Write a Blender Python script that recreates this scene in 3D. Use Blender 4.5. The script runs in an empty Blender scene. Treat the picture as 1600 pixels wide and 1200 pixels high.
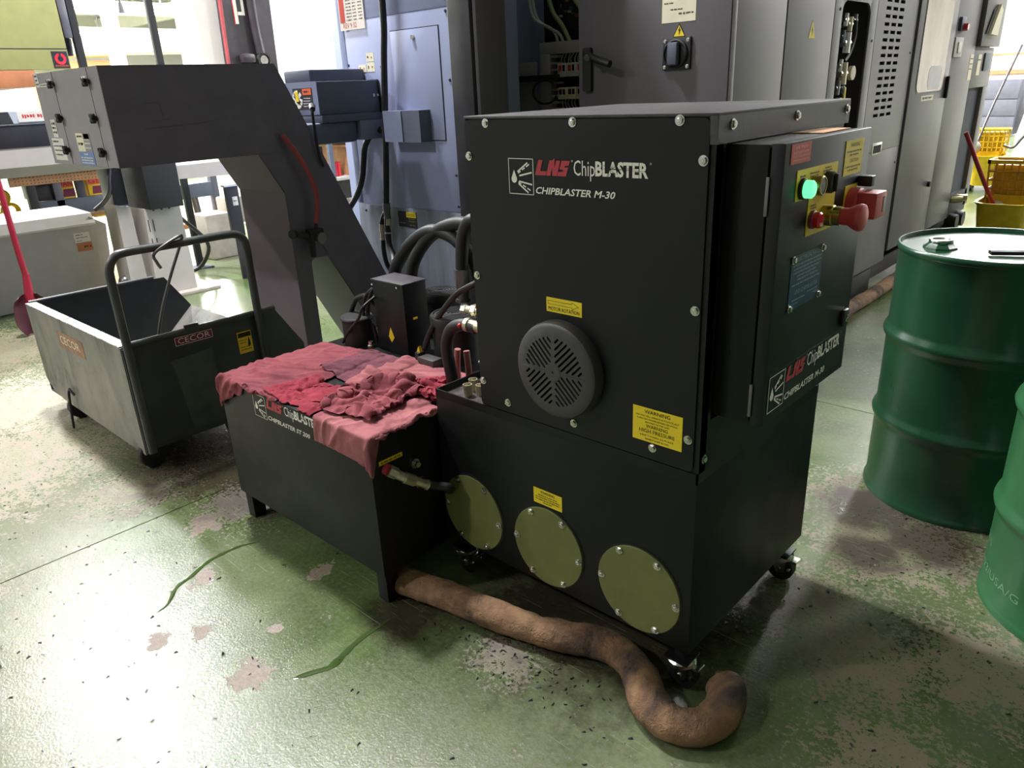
import bpy, bmesh, math, random
import numpy as np
from mathutils import Vector, Matrix, noise

random.seed(7)
rng = np.random.default_rng(7)
SC = bpy.context.scene
COL = SC.collection
PI = math.pi

# ------------------------------------------------------------------ camera
cam_data = bpy.data.cameras.new('camera')
cam_data.sensor_width = 36.0
cam_data.lens = 26.24
cam_data.clip_start = 0.05
cam_data.clip_end = 200
cam = bpy.data.objects.new('camera', cam_data)
COL.objects.link(cam)
r_ = Vector((0.73750, 0.67398, -0.04289))
u_ = Vector((-0.21919, 0.29895, 0.92876))
f_ = Vector((-0.63879, 0.67556, -0.36820))
cam.matrix_world = Matrix(((r_.x, u_.x, -f_.x, 0.6796), (r_.y, u_.y, -f_.y, -1.2794),
                           (r_.z, u_.z, -f_.z, 1.4030), (0, 0, 0, 1)))
SC.camera = cam

# ------------------------------------------------------------------ world, exposure
W = bpy.data.worlds.new('world')
SC.world = W
W.use_nodes = True
W.node_tree.nodes['Background'].inputs[0].default_value = (0.9, 0.95, 1.0, 1)
W.node_tree.nodes['Background'].inputs[1].default_value = 0.25
SC.view_settings.view_transform = 'Standard'
SC.view_settings.look = 'None'
SC.view_settings.gamma = 1.0
SC.view_settings.use_curve_mapping = False
SC.view_settings.exposure = -0.36

LAMP_Z = 5.6
LAMP_POWER = 420.0
# high bay lamps hang in rows down the hall (built in high_bay_lamp below): x, y, power factor
LAMPS = [(-3.4, 0.5, 1.5), (-8.0, 0.75, 2.3), (-13.0, 0.9, 6.0), (-18.0, 0.9, 14.0), (-24.0, 0.9, 16.0), (-31.0, 0.9, 16.0), (-40.0, 0.9, 16.0),
         (-8.4, -5.2, 1.0), (-3.6, -5.2, 0.7),
         (-6.4, 7.2, 3.0), (-11.5, 7.2, 8.0), (-17.0, 7.2, 14.0), (-23.5, 7.2, 16.0), (-30.0, 7.2, 16.0), (-40.0, 7.2, 16.0),
         (3.4, 8.2, 0.9), (-1.2, 10.0, 1.6), (3.4, 14.5, 4.0), (-2.6, 16.0, 4.0), (3.4, 21.0, 5.0), (-2.6, 22.0, 5.0),
         (-14.0, 13.5, 8.0), (-21.0, 13.5, 12.0), (-28.0, 13.5, 12.0)]

# ------------------------------------------------------------------ materials
def lin(c):
    c = c / 255.0
    return c / 12.92 if c <= 0.04045 else ((c + 0.055) / 1.055) ** 2.4

def RGB(r, g, b):
    return (lin(r), lin(g), lin(b), 1.0)

class NT:
    """small helper around a node tree"""
    def __init__(s, m):
        m.use_nodes = True
        s.t = m.node_tree
        s.b = s.t.nodes['Principled BSDF']
    def n(s, kind, **kw):
        nd = s.t.nodes.new(kind)
        for k, v in kw.items():
            setattr(nd, k, v)
        return nd
    def l(s, a, b):
        s.t.links.new(a, b)
    def pos(s):
        if not hasattr(s, '_p'):
            s._p = s.n('ShaderNodeNewGeometry').outputs['Position']
        return s._p
    def map(s, scale=(1, 1, 1), rot=(0, 0, 0), loc=(0, 0, 0)):
        mp = s.n('ShaderNodeMapping')
        mp.inputs['Scale'].default_value = scale
        mp.inputs['Rotation'].default_value = rot
        mp.inputs['Location'].default_value = loc
        s.l(s.pos(), mp.inputs[0])
        return mp.outputs[0]
    def noise(s, scale, detail=4, rough=0.55, vec=None, dist=0.0):
        nd = s.n('ShaderNodeTexNoise')
        nd.inputs['Scale'].default_value = scale
        nd.inputs['Detail'].default_value = detail
        nd.inputs['Roughness'].default_value = rough
        nd.inputs['Distortion'].default_value = dist
        s.l(vec if vec is not None else s.pos(), nd.inputs['Vector'])
        return nd.outputs['Fac']
    def ramp(s, fac, stops, interp='LINEAR'):
        r = s.n('ShaderNodeValToRGB')
        r.color_ramp.interpolation = interp
        e = r.color_ramp.elements
        while len(e) < len(stops):
            e.new(0.5)
        for i, (p, c) in enumerate(stops):
            e[i].position = p
            e[i].color = c if isinstance(c, tuple) else (c, c, c, 1)
        s.l(fac, r.inputs[0])
        return r.outputs[0]
    def math(s, op, a, b=None):
        m = s.n('ShaderNodeMath', operation=op)
        for i, v in enumerate((a, b)):
            if v is None:
                continue
            if isinstance(v, (int, float)):
                m.inputs[i].default_value = v
            else:
                s.l(v, m.inputs[i])
        return m.outputs[0]
    def mix(s, fac, a, b, mode='MIX'):
        m = s.n('ShaderNodeMix', data_type='RGBA', blend_type=mode)
        for sock, v in ((m.inputs[0], fac), (m.inputs[6], a), (m.inputs[7], b)):
            if isinstance(v, (int, float)):
                sock.default_value = v
            elif isinstance(v, tuple):
                sock.default_value = v
            else:
                s.l(v, sock)
        return m.outputs[2]
    def bump(s, h, strength=0.2, dist=0.002):
        b = s.n('ShaderNodeBump')
        b.inputs['Strength'].default_value = strength
        b.inputs['Distance'].default_value = dist
        s.l(h, b.inputs['Height'])
        s.l(b.outputs[0], s.b.inputs['Normal'])

MATS = {}
def mat(name, rgb, rough=0.5, metal=0.0, var=0.12, vscale=9.0, bump=0.0, bscale=250.0, spec=0.5, emit=None, estr=0.0, coat=0.0, trans=0.0):
    m = bpy.data.materials.new(name)
    t = NT(m)
    c = RGB(*rgb)
    b = t.b
    b.inputs['Roughness'].default_value = rough
    b.inputs['Metallic'].default_value = metal
    b.inputs['Specular IOR Level'].default_value = spec
    b.inputs['Coat Weight'].default_value = coat
    b.inputs['Transmission Weight'].default_value = trans
    if var > 0:
        f = t.noise(vscale, 5)
        lo = tuple(max(0, v * (1 - var)) for v in c[:3]) + (1,)
        hi = tuple(min(1, v * (1 + var)) for v in c[:3]) + (1,)
        t.l(t.ramp(f, [(0.3, lo), (0.7, hi)]), b.inputs['Base Color'])
        t.l(t.ramp(f, [(0.3, max(0.02, rough * 0.88)), (0.7, min(1, rough * 1.12))]), b.inputs['Roughness'])
    else:
        b.inputs['Base Color'].default_value = c
    if emit:
        b.inputs['Emission Color'].default_value = RGB(*emit)
        b.inputs['Emission Strength'].default_value = estr
    if bump > 0:
        t.bump(t.noise(bscale, 3), bump, 0.001)
    MATS[name] = m
    return m

mat('black_paint', (15, 15, 18), 0.42, var=0.15, bump=0.12, bscale=700, spec=0.32)
mat('black_panel', (18, 18, 22), 0.40, var=0.15, bump=0.12, bscale=700, spec=0.32)
mat('tank_black', (15, 17, 17), 0.45, var=0.2, bump=0.12, bscale=700, spec=0.32)
mat('rubber', (24, 24, 25), 0.6, var=0.2)
mat('hose_rubber', (26, 26, 28), 0.5, var=0.25)
mat('dark_void', (6, 6, 8), 0.9, var=0)
mat('chrome', (205, 205, 200), 0.22, 1.0, var=0.1)
mat('zinc', (206, 204, 200), 0.24, 1.0, var=0.15, vscale=60)
mat('brass', (176, 160, 98), 0.3, 1.0, var=0.12)
mat('fitting', (196, 188, 160), 0.35, 0.8, var=0.15, vscale=40)
mat('olive_plate', (108, 110, 62), 0.5, var=0.14, vscale=14)
mat('yellow_label', (232, 204, 36), 0.5, var=0.05)
mat('red_label', (190, 62, 52), 0.5, var=0.05)
mat('blue_label', (24, 52, 84), 0.35, var=0.15)
mat('white_label', (214, 210, 205), 0.55, var=0.06)
mat('cream_label', (225, 215, 190), 0.55, var=0.06)
mat('light_blue_label', (110, 132, 184), 0.55, var=0.05)
mat('print_white', (232, 228, 218), 0.55, var=0)
mat('print_red', (176, 50, 66), 0.5, var=0)
mat('print_black', (28, 26, 20), 0.6, var=0)
mat('print_pale_blue', (140, 160, 180), 0.5, var=0)
mat('print_pink', (226, 130, 120), 0.5, var=0)
mat('fan_plastic', (66, 64, 65), 0.42, var=0.08, bump=0.05, bscale=900)
mat('green_lens', (30, 190, 80), 0.2, emit=(110, 255, 170), estr=1.8, var=0)
mat('red_lens', (200, 22, 40), 0.25, var=0.05, coat=0.5)
mat('red_plastic', (190, 60, 72), 0.42, var=0.06)
mat('drum_green', (26, 66, 42), 0.3, var=0.1, vscale=5, coat=0.15, bump=0.04, bscale=60)
mat('drum_green_light', (44, 98, 58), 0.34, var=0.08, vscale=5, coat=0.1)
mat('conveyor_dark', (98, 92, 110), 0.42, var=0.12, bump=0.1, bscale=600)
mat('conveyor_lit', (110, 98, 106), 0.5, var=0.1, bump=0.1, bscale=600)  # paler copy of the conveyor paint, for faces that catch the light
mat('end_cover', (144, 138, 144), 0.55, var=0.08)
mat('tub_steel', (58, 62, 66), 0.5, var=0.3, vscale=4, bump=0.15, bscale=80)
mat('tub_tube', (66, 66, 68), 0.4, var=0.2, vscale=12)
mat('blue_grey', (142, 150, 182), 0.48, var=0.06, vscale=3)
mat('blue_grey_mid', (120, 128, 152), 0.5, var=0.1, vscale=3)
mat('slate', (84, 90, 106), 0.5, var=0.1)
mat('frame_black', (36, 34, 38), 0.42, var=0.2)
mat('lathe_grey', (108, 104, 107), 0.42, 0.25, var=0.05, vscale=2.5)
mat('lathe_dark', (96, 91, 96), 0.42, 0.15, var=0.06, vscale=2.5)
mat('lathe_inside', (150, 154, 182), 0.55, var=0.06)
mat('beige_plastic', (176, 170, 165), 0.55, var=0.06)
mat('beige', (176, 170, 162), 0.5, var=0.07, vscale=5)
mat('beige_dirty', (170, 162, 150), 0.55, var=0.2, vscale=7)
mat('olive_machine', (150, 150, 92), 0.5, var=0.08)
mat('orange_wood', (176, 112, 72), 0.6, var=0.15)
mat('white_paint', (226, 224, 220), 0.6, var=0.05, vscale=2)
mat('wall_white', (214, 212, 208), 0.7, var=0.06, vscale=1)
mat('wall_low_bounce', (112, 112, 110), 0.8, var=0.08, vscale=1)  # grey picked for the unseen near walls to cut bounced fill
mat('shade_white', (240, 240, 236), 0.5, var=0.03)
mat('lamp_glow', (255, 255, 255), 0.4, emit=(255, 250, 240), estr=12.0, var=0)
mat('banner_black', (52, 46, 52), 0.35, var=0.25, vscale=6)
mat('crane_yellow', (214, 168, 60), 0.5, var=0.1)
mat('bucket_yellow', (226, 190, 40), 0.42, var=0.18, vscale=12)
mat('basket_yellow', (214, 160, 60), 0.5, var=0.22, vscale=14)
mat('mop_red', (168, 44, 56), 0.4, var=0.1)
mat('shovel_red', (150, 26, 50), 0.4, var=0.1)
mat('blade_maroon', (70, 26, 36), 0.45, var=0.25)
mat('red_rubber', (150, 62, 66), 0.5, var=0.15)
mat('dull_pink', (142, 92, 86), 0.5, var=0.15)
mat('steel_tube', (120, 116, 118), 0.35, 0.8, var=0.15)
mat('tool_grey', (86, 86, 96), 0.5, var=0.1)
mat('cardboard', (186, 140, 98), 0.7, var=0.2, vscale=15)
mat('pegboard', (164, 124, 88), 0.7, var=0.12)
mat('danger_orange', (236, 104, 52), 0.5, var=0.06)
mat('danger_yellow', (240, 200, 40), 0.5, var=0.06)
mat('maroon', (120, 34, 66), 0.5, var=0.06)
mat('gauge_face', (190, 190, 186), 0.25, var=0.1)
mat('blue_plastic', (36, 60, 110), 0.4, var=0.1)
mat('green_plastic', (30, 70, 56), 0.5, var=0.15)
mat('wire_white', (176, 176, 170), 0.5, var=0)
mat('wire_green', (130, 140, 90), 0.5, var=0)
mat('copper_wire', (150, 84, 60), 0.5, var=0.1)
mat('paper', (222, 212, 200), 0.7, var=0.05)

def worn_blue():
    m = bpy.data.materials.new('blue_grey_stained'); t = NT(m)
    f = t.noise(1.0, 6, 0.6, vec=t.map((26, 26, 2.2)))
    g = t.noise(7, 4)
    c = t.ramp(f, [(0.35, RGB(112, 118, 132)), (0.55, RGB(124, 132, 148)), (0.75, RGB(140, 148, 160))])
    t.l(t.mix(t.ramp(g, [(0.45, 0.0), (0.8, 0.5)]), c, RGB(110, 110, 104)), t.b.inputs['Base Color'])
    t.b.inputs['Roughness'].default_value = 0.5
    MATS['blue_grey_stained'] = m
worn_blue()

def tub_mat():
    m = bpy.data.materials.new('tub_lit_worn'); t = NT(m)  # worn steel, its tone lightened for the tub walls facing the light
    f = t.noise(5.0, 7, 0.62, vec=t.map((1, 1, 0.5)), dist=0.6)
    g = t.noise(16, 6, 0.6)
    c = t.ramp(f, [(0.3, RGB(86, 84, 78)), (0.45, RGB(126, 126, 120)), (0.6, RGB(138, 132, 126)), (0.78, RGB(150, 148, 142))])
    t.l(t.mix(t.ramp(g, [(0.56, 0.0), (0.74, 0.45)]), c, RGB(88, 76, 62)), t.b.inputs['Base Color'])
    t.l(t.ramp(f, [(0.3, 0.62), (0.7, 0.38)]), t.b.inputs['Roughness'])
    t.bump(g, 0.15, 0.001)
    MATS['tub_lit_worn'] = m
tub_mat()

def rim_mat():
    m = bpy.data.materials.new('rim_speckle'); t = NT(m)
    g = t.noise(110, 3, 0.6)
    t.l(t.ramp(g, [(0.44, RGB(70, 70, 72)), (0.52, RGB(196, 196, 198))]), t.b.inputs['Base Color'])
    t.b.inputs['Roughness'].default_value = 0.4
    t.b.inputs['Metallic'].default_value = 0.4
    MATS['rim_speckle'] = m
rim_mat()

def sock_mat():
    m = bpy.data.materials.new('sock_cloth'); t = NT(m)
    f = t.noise(5.5, 6, 0.62, dist=0.5)
    g = t.noise(26, 5, 0.65)
    c = t.ramp(f, [(0.36, RGB(34, 28, 27)), (0.43, RGB(84, 64, 50)), (0.52, RGB(126, 95, 68)), (0.7, RGB(158, 124, 90))])
    t.l(t.mix(t.ramp(g, [(0.45, 0.0), (0.72, 0.5)]), c, RGB(84, 62, 48)), t.b.inputs['Base Color'])
    t.b.inputs['Roughness'].default_value = 0.85
    w = t.noise(300, 3)
    k = t.noise(60, 4, 0.6, dist=1.0)
    t.bump(t.math('ADD', t.math('MULTIPLY', k, 2.2), t.math('MULTIPLY', w, 0.7)), 0.7, 0.005)
    MATS['sock_cloth'] = m
sock_mat()

def towel_mat(name, dark, light, stain):
    m = bpy.data.materials.new(name); t = NT(m)
    f = t.noise(8, 6, 0.6)
    g = t.noise(5.0, 5, 0.6, vec=t.map((1, 1, 1), loc=(3, 1, 2)))
    c = t.ramp(f, [(0.3, RGB(*dark)), (0.7, RGB(*light))])
    t.l(t.mix(t.ramp(g, [(0.52, 0.0), (0.72, 0.75)]), c, RGB(*stain)), t.b.inputs['Base Color'])
    t.b.inputs['Roughness'].default_value = 0.9
    t.b.inputs['Specular IOR Level'].default_value = 0.2
    w = t.noise(420, 3, 0.7)
    k = t.noise(70, 4, 0.6)
    t.bump(t.math('ADD', w, t.math('MULTIPLY', k, 1.6)), 0.45, 0.0025)
    MATS[name] = m
towel_mat('towel_rose', (122, 62, 70), (150, 80, 87), (94, 54, 68))
towel_mat('towel_pale', (144, 84, 89), (168, 106, 108), (122, 72, 82))
towel_mat('towel_red', (132, 46, 60), (158, 62, 74), (96, 40, 56))
towel_mat('towel_plum', (96, 56, 68), (124, 76, 86), (84, 48, 60))

def floor_mat():
    m = bpy.data.materials.new('painted_floor'); t = NT(m)
    big = t.noise(0.8, 5, 0.6)
    mid = t.noise(2.6, 7, 0.62, dist=0.3)
    lump = t.noise(15, 6, 0.68)
    hf = t.noise(75, 5, 0.75)
    spk = t.noise(150, 3, 0.65)
    spk2 = t.noise(95, 4, 0.7, vec=t.map(loc=(3, 8, 1)))
    def spots(lst):
        acc = None
        for (px, py, rad) in lst:
            d = t.n('ShaderNodeVectorMath', operation='DISTANCE')
            t.l(t.pos(), d.inputs[0]); d.inputs[1].default_value = (px, py, 0)
            v = t.math('MAXIMUM', t.math('SUBTRACT', 1.0, t.math('DIVIDE', d.outputs['Value'], rad)), 0.0)
            acc = v if acc is None else t.math('MAXIMUM', acc, v)
        return acc
    green = t.ramp(mid, [(0.28, RGB(56, 72, 34)), (0.5, RGB(76, 97, 48)), (0.72, RGB(94, 116, 64))])
    # rubbed, greyed paint with a fine grain; spots paint in grey sheen at left
    worn = t.ramp(t.math('ADD', t.math('MULTIPLY', big, 0.6), t.math('ADD', t.math('MULTIPLY', hf, 0.4), t.math('MULTIPLY', spots(((-3.4, -1.0, 2.0), (-1.6, -1.3, 1.1))), 0.22))), [(0.42, 0.0), (0.60, 1.0)])
    c = t.mix(t.math('MULTIPLY', worn, 0.68), green, RGB(126, 124, 108))
    # whole patches worn to concrete
    solid = spots(((-0.92, -0.654, .12), (-1.416, -0.526, .085), (-1.246, -0.748, .07), (-1.168, -0.66, .06), (-1.159, -0.262, .085), (-1.031, -0.502, .05), (-1.72, -.36, .12), (-0.46, -0.15, .07)))
    bare = t.ramp(t.math('ADD', t.math('MULTIPLY', lump, 0.95), t.math('MULTIPLY', solid, 0.34)), [(0.655, 0.0), (0.68, 1.0)])
    conc = t.ramp(hf, [(0.3, RGB(112, 96, 86)), (0.7, RGB(152, 136, 124))])
    c = t.mix(bare, c, conc)
    # broad zones where the paint is flaked into speckle
    zone = spots(((0.16, 0.98, .42), (0.06, 0.55, .34), (0.30, 0.40, .34), (0.42, 0.15, .30), (0.0, 1.25, .35), (-2.9, -0.75, .9), (-3.6, -0.45, .9), (-2.2, -0.42, .35), (-4.8, -0.3, 1.1), (-2.0, -1.2, .5), (0.5, .55, .35), (-.43, -.17, .16), (-2.3, .3, .6), (-1.75, -.2, .3)))
    zone = t.math('ADD', t.math('MULTIPLY', zone, 0.23), t.math('MULTIPLY', big, 0.16))
    mixn = t.math('ADD', t.math('MULTIPLY', hf, 0.62), t.math('MULTIPLY', lump, 0.38))
    flake = t.ramp(t.math('ADD', mixn, zone), [(0.685, 0.0), (0.72, 1.0)])
    c = t.mix(t.math('MULTIPLY', flake, 0.85), c, t.ramp(lump, [(0.35, RGB(132, 132, 104)), (0.65, RGB(150, 132, 118))]))
    pit = t.ramp(t.math('ADD', spk2, t.math('MULTIPLY', zone, 0.55)), [(0.755, 0.0), (0.785, 1.0)])
    c = t.mix(t.math('MULTIPLY', pit, 0.85), c, RGB(34, 30, 24))
    # oily brown ground into the floor
    oil_z = spots(((-2.15, 0.0, .75), (-1.8, -0.12, .40), (0.05, 1.18, .30), (0.26, 1.08, .26), (-.35, .25, .75), (-.78, -.22, .22), (0.12, .9, .18)))
    oil = t.ramp(t.math('ADD', t.math('MULTIPLY', lump, 0.5), t.math('MULTIPLY', oil_z, 0.5)), [(0.36, 0.0), (0.56, 0.85)])
    c = t.mix(oil, c, RGB(46, 34, 29))
    # tiny dark pits everywhere
    c = t.mix(t.math('MULTIPLY', t.ramp(spk, [(0.66, 0.0), (0.70, 1.0)]), 0.7), c, RGB(42, 46, 34))
    # scratches: thin bands of stretched noise
    for ang, sc in ((0.5, 1.0), (-0.9, 1.3), (1.7, 0.8), (2.6, 1.1)):
        q = t.noise(5 * sc, 2, 0.4, vec=t.map((1.0, 60, 1), rot=(0, 0, ang)))
        k = t.ramp(q, [(0.70, 0.0), (0.72, 0.6)])
        gate = t.ramp(t.noise(2.6 * sc, 3, vec=t.map(loc=(ang * 9, 3, 0))), [(0.47, 0.0), (0.58, 1.0)])
        c = t.mix(t.math('MULTIPLY', k, gate), c, RGB(160, 170, 138))
    t.l(c, t.b.inputs['Base Color'])
    r = t.ramp(t.math('ADD', t.math('MULTIPLY', t.noise(2.0, 5, 0.6, vec=t.map(loc=(1, 7, 0))), 0.6), t.math('MULTIPLY', hf, 0.4)), [(0.35, 0.10), (0.65, 0.25)])
    t.l(t.mix(t.math('MAXIMUM', bare, flake), r, (0.55, 0.55, 0.55, 1)), t.b.inputs['Roughness'])
    t.b.inputs['Specular IOR Level'].default_value = 0.5
    h = t.math('ADD', t.math('MULTIPLY', hf, 0.8), t.math('ADD', t.math('MULTIPLY', spk, 0.5), t.math('MULTIPLY', t.math('MAXIMUM', bare, flake), -0.5)))
    t.bump(h, 0.34, 0.0024)
    MATS['painted_floor'] = m
floor_mat()

# ------------------------------------------------------------------ mesh building
class MB:
    def __init__(s):
        s.bm = bmesh.new()
    def box(s, x0, x1, y0, y1, z0, z1, bev=0.0, seg=2):
        x0, x1 = sorted((x0, x1)); y0, y1 = sorted((y0, y1)); z0, z1 = sorted((z0, z1))
        mtx = Matrix.Translation(((x0 + x1) / 2, (y0 + y1) / 2, (z0 + z1) / 2)) @ Matrix.Diagonal((x1 - x0, y1 - y0, z1 - z0, 1))
        r = bmesh.ops.create_cube(s.bm, size=1.0, matrix=mtx)
        if bev > 0:
            es = set()
            for v in r['verts']:
                es.update(v.link_edges)
            bmesh.ops.bevel(s.bm, geom=list(es), offset=bev, segments=seg, profile=0.6, affect='EDGES')
        return s
    def obox(s, c, size, rot, bev=0.0):
        """box of given size, centre c, rotated by a Matrix/Euler"""
        m = Matrix.Translation(c) @ rot.to_4x4() @ Matrix.Diagonal((*size, 1))
        r = bmesh.ops.create_cube(s.bm, size=1.0, matrix=m)
        if bev > 0:
            es = set()
            for v in r['verts']:
                es.update(v.link_edges)
            bmesh.ops.bevel(s.bm, geom=list(es), offset=bev, segments=2, profile=0.6, affect='EDGES')
        return s
    def cyl(s, p0, p1, r0, r1=None, seg=20, caps=True):
        r1 = r0 if r1 is None else r1
        p0 = Vector(p0); p1 = Vector(p1)
        d = p1 - p0
        q = Vector((0, 0, 1)).rotation_difference(d.normalized())
        m = Matrix.Translation((p0 + p1) / 2) @ q.to_matrix().to_4x4()
        bmesh.ops.create_cone(s.bm, cap_ends=caps, segments=seg, radius1=r0, radius2=r1, depth=d.length, matrix=m)
        return s
    def sphere(s, c, r, u=16, v=10, sc=(1, 1, 1)):
        m = Matrix.Translation(c) @ Matrix.Diagonal((sc[0], sc[1], sc[2], 1))
        bmesh.ops.create_uvsphere(s.bm, u_segments=u, v_segments=v, radius=r, matrix=m)
        return s
    def prism(s, pts, axis, a0, a1):
        """extrude a 2D outline along an axis (0 x: pts are y,z; 1 y: x,z; 2 z: x,y)"""
        def P(p, a):
            return (a, p[0], p[1]) if axis == 0 else (p[0], a, p[1]) if axis == 1 else (p[0], p[1], a)
        A = [s.bm.verts.new(P(p, a0)) for p in pts]
        B = [s.bm.verts.new(P(p, a1)) for p in pts]
        s.bm.faces.new(A); s.bm.faces.new(B[::-1])
        n = len(pts)
        for i in range(n):
            s.bm.faces.new((A[i], A[(i + 1) % n], B[(i + 1) % n], B[i]))
        return s
    def tube(s, pts, r, seg=12, sub=6, caps=True, rads=None):
        P = spline(pts, sub) if sub > 1 else [Vector(p) for p in pts]
        n = len(P)
        tang = [(P[min(i + 1, n - 1)] - P[max(i - 1, 0)]).normalized() for i in range(n)]
        ref = Vector((0, 0, 1)) if abs(tang[0].z) < 0.9 else Vector((1, 0, 0))
        nrm = (ref - tang[0] * ref.dot(tang[0])).normalized()
        rings = []
        for i in range(n):
            nrm = (nrm - tang[i] * nrm.dot(tang[i])).normalized()
            bn = tang[i].cross(nrm)
            rr = r if rads is None else rads(i / (n - 1))
            rings.append([s.bm.verts.new(P[i] + (nrm * math.cos(2 * PI * k / seg) + bn * math.sin(2 * PI * k / seg)) * rr) for k in range(seg)])
        for a, b in zip(rings[:-1], rings[1:]):
            for k in range(seg):
                s.bm.faces.new((a[k], a[(k + 1) % seg], b[(k + 1) % seg], b[k]))
        if caps:
            s.bm.faces.new(rings[0][::-1]); s.bm.faces.new(rings[-1])
        return s
    def lathe(s, prof, c=(0, 0, 0), axis='z', seg=40, close=False):
        """turn a profile of (radius, height) about an axis through c"""
        c = Vector(c)
        rings = []
        for (rad, h) in prof:
            ring = []
            for k in range(seg):
                a = 2 * PI * k / seg
                u, v = rad * math.cos(a), rad * math.sin(a)
                p = Vector((u, v, h)) if axis == 'z' else Vector((u, -h, v)) if axis == '-y' else Vector((h, u, v)) if axis == 'x' else Vector((u, h, v))
                ring.append(s.bm.verts.new(c + p))
            rings.append(ring)
        for a, b in zip(rings[:-1], rings[1:]):
            for k in range(seg):
                s.bm.faces.new((a[k], a[(k + 1) % seg], b[(k + 1) % seg], b[k]))
        if not close:
            if prof[0][0] > 1e-6:
                s.bm.faces.new(rings[0][::-1])
            if prof[-1][0] > 1e-6:
                s.bm.faces.new(rings[-1])
        return s
    def quad(s, a, b, c, d):
        s.bm.faces.new([s.bm.verts.new(p) for p in (a, b, c, d)])
        return s
    def grid_plate(s, us, vs, holes, fn, depth):
        """plate on a (u,v) grid; cells whose (i,j) is in holes are left open; fn(u,v,d) places a point"""
        nu, nv = len(us), len(vs)
        F = [[[s.bm.verts.new(fn(us[i], vs[j], d)) for j in range(nv)] for i in range(nu)] for d in (0, depth)]
        solid = lambda i, j: 0 <= i < nu - 1 and 0 <= j < nv - 1 and (i, j) not in holes
        for i in range(nu - 1):
            for j in range(nv - 1):
                if not solid(i, j):
                    continue
                for L in (0, 1):
                    g = F[L]
                    s.bm.faces.new((g[i][j], g[i + 1][j], g[i + 1][j + 1], g[i][j + 1]))
                for (di, dj, a, b) in ((-1, 0, (i, j), (i, j + 1)), (1, 0, (i + 1, j), (i + 1, j + 1)), (0, -1, (i, j), (i + 1, j)), (0, 1, (i, j + 1), (i + 1, j + 1))):
                    if not solid(i + di, j + dj):
                        s.bm.faces.new((F[0][a[0]][a[1]], F[0][b[0]][b[1]], F[1][b[0]][b[1]], F[1][a[0]][a[1]]))
        return s
    def mesh(s, name, m, off=(0, 0, 0), smooth=None):
        bm = s.bm
        bmesh.ops.remove_doubles(bm, verts=bm.verts, dist=1e-6)
        bmesh.ops.recalc_face_normals(bm, faces=bm.faces)
        o = Vector(off)
        for v in bm.verts:
            v.co -= o
        me = bpy.data.meshes.new(name)
        bm.to_mesh(me); bm.free()
        me.materials.append(MATS[m] if isinstance(m, str) else m)
        if smooth is not None:
            me.shade_smooth()
            me.set_sharp_from_angle(angle=math.radians(smooth))
        return me

def spline(pts, sub):
    P = [Vector(p) for p in pts]
    if len(P) < 3:
        return P
    E = [P[0] * 2 - P[1]] + P + [P[-1] * 2 - P[-2]]
    out = []
    for i in range(1, len(E) - 2):
        a, b, c, d = E[i - 1], E[i], E[i + 1], E[i + 2]
        for k in range(sub):
            t = k / sub
            out.append(0.5 * ((2 * b) + (c - a) * t + (2 * a - 5 * b + 4 * c - d) * t * t + (3 * b - a - 3 * c + d) * t ** 3))
    out.append(P[-1])
    return out

ORG = {}
def tag(o, label, cat, group=None):
    o['label'] = label
    o['category'] = cat
    if group:
        o['group'] = group
    return o
def thing(name, loc, label, cat, group=None):
    o = bpy.data.objects.new(name, None)
    o.empty_display_size = 0.1
    COL.objects.link(o)
    o.location = loc
    ORG[o] = Vector(loc)
    return tag(o, label, cat, group)
def part(name, mb, m, parent, smooth=30, label=None, kind=None):
    off = ORG[parent]
    o = bpy.data.objects.new(name, mb.mesh(name, m, off, smooth))
    COL.objects.link(o)
    o.parent = parent
    ORG[o] = off
    if label:
        o['label'] = label
    if kind:
        o['kind'] = kind
    return o
def single(name, mb, m, label, cat, group=None, smooth=30, base=None):
    """a thing that is one mesh: origin at its base"""
    vs = [v.co.copy() for v in mb.bm.verts]
    lo = [min(v[i] for v in vs) for i in range(3)]
    hi = [max(v[i] for v in vs) for i in range(3)]
    b = base or ((lo[0] + hi[0]) / 2, (lo[1] + hi[1]) / 2, lo[2])
    o = bpy.data.objects.new(name, mb.mesh(name, m, b, smooth))
    COL.objects.link(o)
    o.location = b
    ORG[o] = Vector(b)
    return tag(o, label, cat, group)
def struct(name, mb, m, parent=None, smooth=30):
    o = bpy.data.objects.new(name, mb.mesh(name, m, (0, 0, 0), smooth))
    COL.objects.link(o)
    ORG[o] = Vector((0, 0, 0))
    if parent:
        o.parent = parent
    else:
        o['kind'] = 'structure'
    return o
def put(me, name, parent, loc, rot=None, label=None):
    """a part sharing mesh data, placed in world coordinates under its thing"""
    o = bpy.data.objects.new(name, me)
    COL.objects.link(o)
    o.parent = parent
    o.location = Vector(loc) - ORG[parent]
    if rot is not None:
        o.rotation_euler = rot
    ORG[o] = ORG[parent]
    if label:
        o['label'] = label
    return o
def copy_tree(o, loc, label=None, rotz=None):
    r = o.copy(); COL.objects.link(r); r.location = loc
    ORG[r] = Vector(loc)
    if rotz is not None:
        r.rotation_euler = (0, 0, rotz)
    if label:
        r['label'] = label
    for ch in list(o.children):
        c = ch.copy(); COL.objects.link(c); c.parent = r
        for g in list(ch.children):
            d = g.copy(); COL.objects.link(d); d.parent = c
    return r

class Pl:
    """a flat face: origin, right, up, and its outward normal, for labels and lettering"""
    def __init__(s, o, r, u):
        s.o = Vector(o); s.r = Vector(r); s.u = Vector(u); s.n = s.r.cross(s.u)
    def p(s, u, v, d=0.0):
        return s.o + s.r * u + s.u * v + s.n * d

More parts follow.
